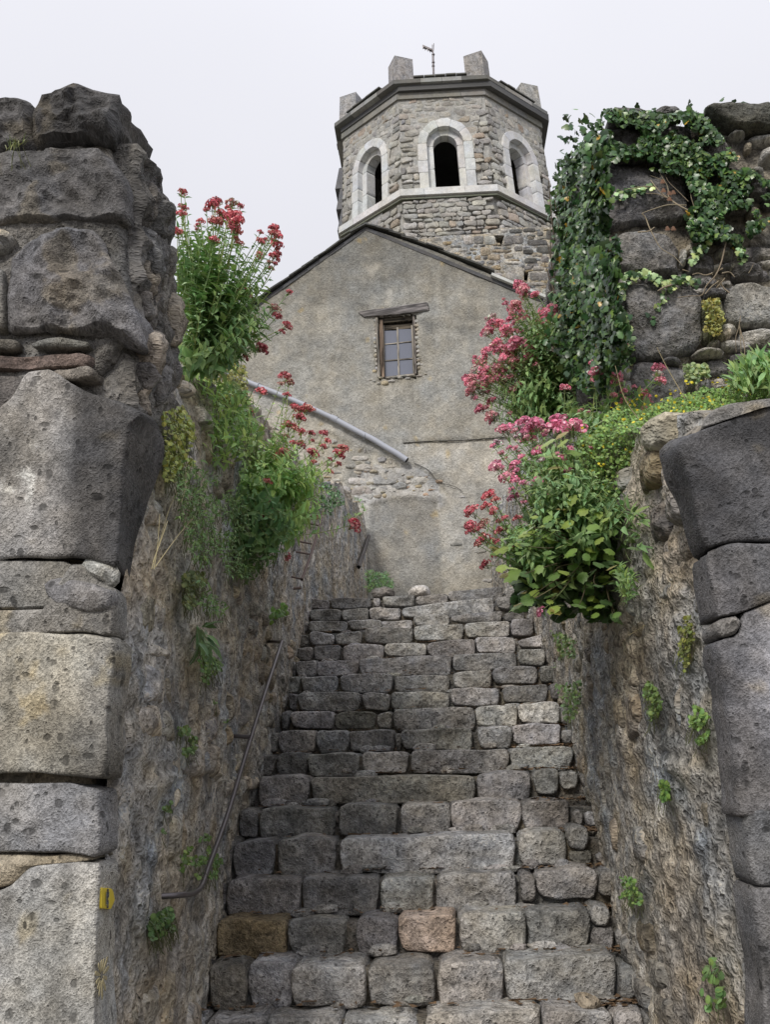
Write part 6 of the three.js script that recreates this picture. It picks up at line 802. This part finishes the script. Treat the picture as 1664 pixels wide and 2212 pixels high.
// the broad-leaved bush at the foot of the right-hand flowers: every leaf for itself
{
  const t = thing('broadleaf_bush', 'bush with broad bright green toothed leaves hanging low from the right wall', 'bush', onZ(1250, 1240, 5.0).toArray()), at = t.position.clone(), st = new Stems();
  const leafGeo = (k) => { const g = new Leaves(), l = []; for (let i = 0; i < 18; i++) { const a = i / 18 * 6.283 - 1.571, r = (0.47 + 0.09 * Math.sin(a + 1.571) * -1) * (i % 2 ? 1.07 : 0.94) * (Math.abs(a - 1.571) < 0.2 ? 1.22 : 1) * (1 + 0.06 * n3(i, k, 2)); l.push([Math.cos(a) * r * 0.92, Math.sin(a) * r, 0.05 * n3(i * 0.9, k, 7)]); } g.lobed(new THREE.Vector3(), UP, new THREE.Vector3(0, 0, 1), 1, [1, 1, 1], l); return g.geo; };
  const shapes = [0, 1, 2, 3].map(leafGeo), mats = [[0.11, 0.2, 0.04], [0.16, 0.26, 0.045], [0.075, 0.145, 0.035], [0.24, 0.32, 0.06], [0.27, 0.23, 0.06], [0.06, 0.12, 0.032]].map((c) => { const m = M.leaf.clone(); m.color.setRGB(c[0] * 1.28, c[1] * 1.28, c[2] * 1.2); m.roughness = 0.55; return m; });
  const reg = [[1058, 1195], [1110, 1160], [1140, 1110], [1190, 1060], [1240, 1075], [1300, 1110], [1340, 1160], [1350, 1230], [1310, 1260], [1335, 1330], [1290, 1350], [1255, 1310], [1210, 1345], [1180, 1300], [1110, 1320], [1120, 1265], [1090, 1250]]; let n = 0;
  const place = (x, y, d, S, k) => { const P = onZ(x, y, d), m = new THREE.Mesh(shapes[n % 4], mats[k]); m.name = 'leaf'; m.castShadow = m.receiveShadow = true; m.position.copy(P).sub(at); m.scale.setScalar(S); const nor = new THREE.Vector3(rr(-0.7, 0.4), rr(0.35, 1.3), rr(0.1, 0.9)).normalize(), dir = new THREE.Vector3(rr(-1, 0.3), rr(-0.7, 0.1), rr(-0.2, 0.7)); const X = dir.clone().cross(nor).normalize(), Y = nor.clone().cross(X); m.quaternion.setFromRotationMatrix(new THREE.Matrix4().makeBasis(X, Y, nor)); t.add(m); n++; if (n % 3 === 0) st.add(bend(onZ(lerp(x, 1290, 0.45), lerp(y, 1190, 0.45), d + 0.15), P, ball().multiplyScalar(0.05), 5), 0.003, 0.0015, [0.1, 0.08, 0.045]); };
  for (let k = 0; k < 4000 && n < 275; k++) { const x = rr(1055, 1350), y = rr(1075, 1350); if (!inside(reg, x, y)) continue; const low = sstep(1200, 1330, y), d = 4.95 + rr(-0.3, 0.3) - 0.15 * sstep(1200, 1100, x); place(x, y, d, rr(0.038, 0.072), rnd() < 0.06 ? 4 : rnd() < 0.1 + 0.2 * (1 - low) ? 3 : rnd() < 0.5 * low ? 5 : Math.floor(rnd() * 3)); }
  for (const [x, y, s, k] of [[1182, 955, 0.09, 3], [1212, 938, 0.075, 4], [1195, 985, 0.085, 1], [1240, 975, 0.08, 1], [1215, 955, 0.07, 3], [1198, 1008, 0.07, 4], [1230, 1030, 0.075, 1], [1170, 1120, 0.085, 1], [1195, 1115, 0.09, 1], [1215, 1098, 0.06, 4], [1265, 1125, 0.06, 3], [1085, 1185, 0.09, 3], [1070, 1182, 0.07, 4], [1120, 1305, 0.1, 1], [1140, 1290, 0.08, 2], [1335, 1340, 0.07, 2], [1270, 1200, 0.11, 0], [1320, 1215, 0.1, 5], [1275, 1185, 0.07, 3], [1105, 1240, 0.09, 1], [1160, 1095, 0.07, 1], [1185, 1160, 0.1, 3], [1150, 1205, 0.1, 1]]) place(x, y, 4.8 + rr(-0.05, 0.1), s, k);
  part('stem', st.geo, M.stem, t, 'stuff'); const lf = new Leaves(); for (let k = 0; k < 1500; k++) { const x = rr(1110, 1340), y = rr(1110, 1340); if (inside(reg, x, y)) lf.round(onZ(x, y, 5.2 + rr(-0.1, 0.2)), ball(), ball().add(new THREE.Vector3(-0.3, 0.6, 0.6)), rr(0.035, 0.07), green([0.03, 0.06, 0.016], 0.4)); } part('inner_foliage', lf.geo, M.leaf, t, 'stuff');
}

// creepers and herbs growing out of the two walls
const onLeft = (off0, off1) => (x, y) => { const q = onX(x, y, -1.25), P = onX(x, y, xl(-q.z) + rr(off0, off1)); return P; };
const onRight = (off0, off1) => (x, y) => { const q = onX(x, y, 0.98), P = onX(x, y, xr(-q.z) - rr(off0, off1)); return P; };
const OUTL = new THREE.Vector3(0.7, 0.6, 0.4), OUTR = new THREE.Vector3(-0.7, 0.6, 0.4);
let herbNo = 0;
const herb = (label, region, count, at, o = {}) => { const c = { region, count, at, size: [0.012, 0.027], tone: [0.11, 0.17, 0.05], out: o.right ? OUTR : OUTL, gaps: 3.3 + herbNo++ * 1.7, gapAt: -0.12, ...o }; c.tone = c.tone.map((v) => v * 0.72); return cover(o.name || 'wall_herb', label, o.cat || 'wall plant', c); };
herb('bright green leafy herbs on top of the left wall behind the springer', [[395, 860], [440, 830], [500, 830], [540, 870], [560, 930], [520, 1000], [450, 1010], [400, 960]], 1300, (x, y) => onZ(x, y, rr(5.2, 6.0)), { size: [0.035, 0.06], kind: 'lance', tone: [0.22, 0.33, 0.11], gapAt: -0.6, lean: new THREE.Vector3(0.1, 0.5, 0.2) });
herb('yellowish green creeping herb hanging beside the tip of the left springer', [[350, 900], [395, 870], [420, 920], [410, 1000], [380, 1040], [352, 1030], [358, 960]], 1500, onLeft(0.02, 0.12), { size: [0.012, 0.024], tone: [0.22, 0.25, 0.065], gapAt: -0.4 });
herb('dry ochre-tinged shrub on the left wall at the upper end of the drainpipe', [[430, 790], [520, 770], [535, 830], [520, 900], [470, 870], [440, 850]], 1800, (x, y) => onZ(x, y, rr(5.7, 6.4)), { size: [0.012, 0.026], tone: [0.19, 0.2, 0.065], vary: 0.6, yellow: 0.01, gapAt: -0.5 });
herb('dark green creeper trailing down the left wall under the red valerian', [[390, 1000], [470, 1020], [560, 1120], [620, 1160], [600, 1220], [560, 1260], [500, 1270], [480, 1330], [440, 1330], [415, 1200], [380, 1080]], 6500, onLeft(0.02, 0.2), { size: [0.012, 0.027], kind: 'lance', lean: new THREE.Vector3(0.4, -0.3, 0.3), tone: [0.1, 0.175, 0.05], gaps: 3, gapAt: -0.14, name: 'creeper', cat: 'creeper' });
herb('dark ivy knot at the far right end of the valerian on the left wall', [[680, 1040], [720, 1030], [745, 1070], [735, 1120], [700, 1110]], 700, onLeft(0.02, 0.18), { size: [0.025, 0.045], tone: [0.04, 0.085, 0.03], name: 'ivy', cat: 'ivy', mat: M.ivy });
herb('light green weed on the far end of the left wall, in front of the gable', [[735, 1085], [770, 1075], [790, 1100], [770, 1130], [740, 1125]], 500, (x, y) => onZ(x, y, rr(14.5, 15.5)), { size: [0.03, 0.06], kind: 'lance', tone: [0.15, 0.23, 0.08] });
herb('green weed growing at the foot of the left wall at the top of the stairs', [[790, 1240], [830, 1235], [850, 1260], [830, 1285], [790, 1290]], 700, (x, y) => onZ(x, y, rr(11.9, 12.5)), { size: [0.025, 0.05], kind: 'lance', tone: [0.11, 0.2, 0.08] });
herb('small bright green plant on the left wall below the iron stub', [[585, 1285], [612, 1275], [620, 1320], [600, 1345], [585, 1320]], 300, onLeft(0.02, 0.12), { size: [0.022, 0.045], tone: [0.13, 0.23, 0.06] });
herb('broad-leaved dark plant hanging on the left wall above the lower handrail', [[418, 1345], [455, 1330], [470, 1390], [450, 1430], [425, 1400]], 130, onLeft(0.02, 0.14), { size: [0.05, 0.09], kind: 'lance', tone: [0.08, 0.15, 0.05], lean: new THREE.Vector3(0.4, -0.5, 0.3) });
herb('fern-like green tuft on the left wall beside the upper bend of the handrail', [[425, 1430], [475, 1420], [480, 1450], [440, 1480]], 320, onLeft(0.02, 0.1), { tone: [0.1, 0.17, 0.05] });
herb('scrubby grey-green creeper on the left wall below the dry grass stalks', [[395, 1230], [440, 1240], [450, 1290], [420, 1320], [395, 1290]], 800, onLeft(0.02, 0.12), { size: [0.012, 0.026], tone: [0.11, 0.14, 0.05] });
herb('sparse green weed on the left wall behind the middle of the handrail', [[380, 1570], [415, 1560], [425, 1620], [400, 1640], [380, 1610]], 420, onLeft(0.01, 0.08), { size: [0.012, 0.024], tone: [0.09, 0.14, 0.045] });
herb('little weed on the left wall level with the middle bracket of the handrail', [[460, 1520], [495, 1505], [505, 1545], [470, 1560]], 300, onLeft(0.01, 0.08), { size: [0.012, 0.024], tone: [0.09, 0.15, 0.045] });
herb('green weed on the left wall just above the bend of the handrail', [[385, 1840], [450, 1800], [480, 1850], [470, 1900], [420, 1900], [390, 1880]], 800, onLeft(0.01, 0.1), { size: [0.012, 0.026], tone: [0.1, 0.165, 0.045] });
herb('dense dark green tuft on the left wall below the foot of the handrail', [[322, 1980], [370, 1960], [385, 2000], [360, 2030], [325, 2030]], 1000, onLeft(0.01, 0.1), { size: [0.012, 0.026], tone: [0.06, 0.11, 0.03] });
herb('thin weed on the left wall close to the gate pier above the sign', [[345, 1740], [370, 1730], [378, 1800], [350, 1830]], 260, onLeft(0.01, 0.06), { size: [0.012, 0.022], tone: [0.08, 0.13, 0.04] });
herb('leaning green shoots with long leaves beside the dark right springer', [[1330, 1090], [1420, 1120], [1470, 1150], [1450, 1200], [1390, 1215], [1340, 1170]], 240, (x, y) => onZ(x, y, rr(4.5, 4.9)), { right: 1, size: [0.04, 0.075], kind: 'lance', tone: [0.12, 0.2, 0.065], lean: new THREE.Vector3(0.5, 0.1, 0.3) });
herb('small fern with fine fronds on the right wall below the broad-leaved bush', [[1335, 1210], [1375, 1240], [1370, 1300], [1340, 1290]], 420, onRight(0.01, 0.1), { right: 1, size: [0.018, 0.04], kind: 'lance', tone: [0.1, 0.17, 0.045], name: 'fern', cat: 'fern' });
herb('green weeds trailing along the right edge of the middle steps', [[1190, 1360], [1240, 1370], [1255, 1480], [1240, 1560], [1215, 1540], [1205, 1450]], 1400, (x, y) => onX(x, y, 0.95 - rr(0.0, 0.14)), { right: 1, size: [0.014, 0.03], tone: [0.075, 0.12, 0.04], gaps: 5 });
herb('moss in the joints of the right wall near the second block of the pier', [[1465, 1330], [1490, 1330], [1500, 1420], [1480, 1450], [1465, 1400]], 600, onRight(0.0, 0.05), { right: 1, size: [0.01, 0.02], tone: [0.12, 0.14, 0.03], name: 'moss_tuft', cat: 'moss' });
herb('green moss streak on the right wall halfway up beside the tall pier block', [[1390, 1480], [1420, 1470], [1430, 1540], [1405, 1560]], 420, onRight(0.0, 0.06), { right: 1, size: [0.01, 0.022], tone: [0.09, 0.14, 0.035], name: 'moss_tuft', cat: 'moss' });
herb('light green weed on the right wall close to the tallest block of the right pier', [[1490, 1530], [1535, 1520], [1540, 1590], [1510, 1610], [1490, 1570]], 420, onRight(0.01, 0.07), { right: 1, size: [0.012, 0.022], tone: [0.12, 0.2, 0.05] });
herb('small green tuft in a hole of the right wall beside the lower steps', [[1420, 1690], [1445, 1685], [1450, 1725], [1425, 1730]], 240, onRight(0.0, 0.05), { right: 1, size: [0.012, 0.022], tone: [0.09, 0.16, 0.035] });
herb('green weed low on the right wall near the bottom steps', [[1340, 1900], [1375, 1895], [1390, 1950], [1360, 1960]], 320, onRight(0.0, 0.06), { right: 1, size: [0.012, 0.024], tone: [0.09, 0.16, 0.04] });
herb('leafy sprig at the very foot of the right wall beside the pier', [[1510, 2080], [1550, 2060], [1570, 2170], [1540, 2212], [1515, 2170]], 200, onRight(0.01, 0.08), { right: 1, size: [0.018, 0.032], tone: [0.1, 0.17, 0.05] });
herb('thin grassy tuft growing in the joint under the top stone of the left pier', [[10, 300], [60, 285], [75, 310], [40, 330], [5, 330]], 220, (x, y) => onZ(x, y, 3.54 - rr(0, 0.05)), { size: [0.012, 0.022], kind: 'grass', tone: [0.13, 0.15, 0.05], name: 'grass_tuft', cat: 'grass' });
{ // dry stalks on the left wall and loose dead stems on the right
  const t = thing('dry_stalks', 'pale dry grass stalks leaning out from the left wall beside the springer', 'dry grass', onX(335, 1200, -1.2).toArray());
  for (const [l, off] of [[[[327, 1230], [345, 1170], [365, 1100], [385, 1060]], 0.05], [[[335, 1225], [360, 1190], [390, 1150], [418, 1118]], 0.1], [[[332, 1230], [340, 1180], [345, 1110]], 0.06], [[[330, 1215], [350, 1160], [362, 1125]], 0.08], [[[392, 1085], [400, 1050], [402, 1000]], 0.08]]) { const s = new Stems(); s.add(new THREE.CatmullRomCurve3(l.map((p) => onX(p[0], p[1], -1.12 + off))).getPoints(10), 0.002, 0.0012, [0.42, 0.36, 0.2]); part('stalk', s.geo, M.stem, t); }
  const u = thing('dead_stems', 'long pale dead stems hanging from the bush over the right wall', 'dead stems', onX(1380, 1260, 0.95).toArray());
  for (const l of [[[1450, 1210], [1425, 1300], [1400, 1345], [1360, 1372]], [[1110, 1310], [1160, 1290], [1215, 1258]], [[1380, 905], [1350, 860], [1330, 790]], [[1480, 860], [1440, 790], [1420, 750]]]) { const s = new Stems(); s.add(new THREE.CatmullRomCurve3(l.map((p) => onZ(p[0], p[1], 4.75))).getPoints(12), 0.0028, 0.0014, [0.36, 0.3, 0.17]); part('stalk', s.geo, M.stem, u); }
}
renderer.render(scene, camera);
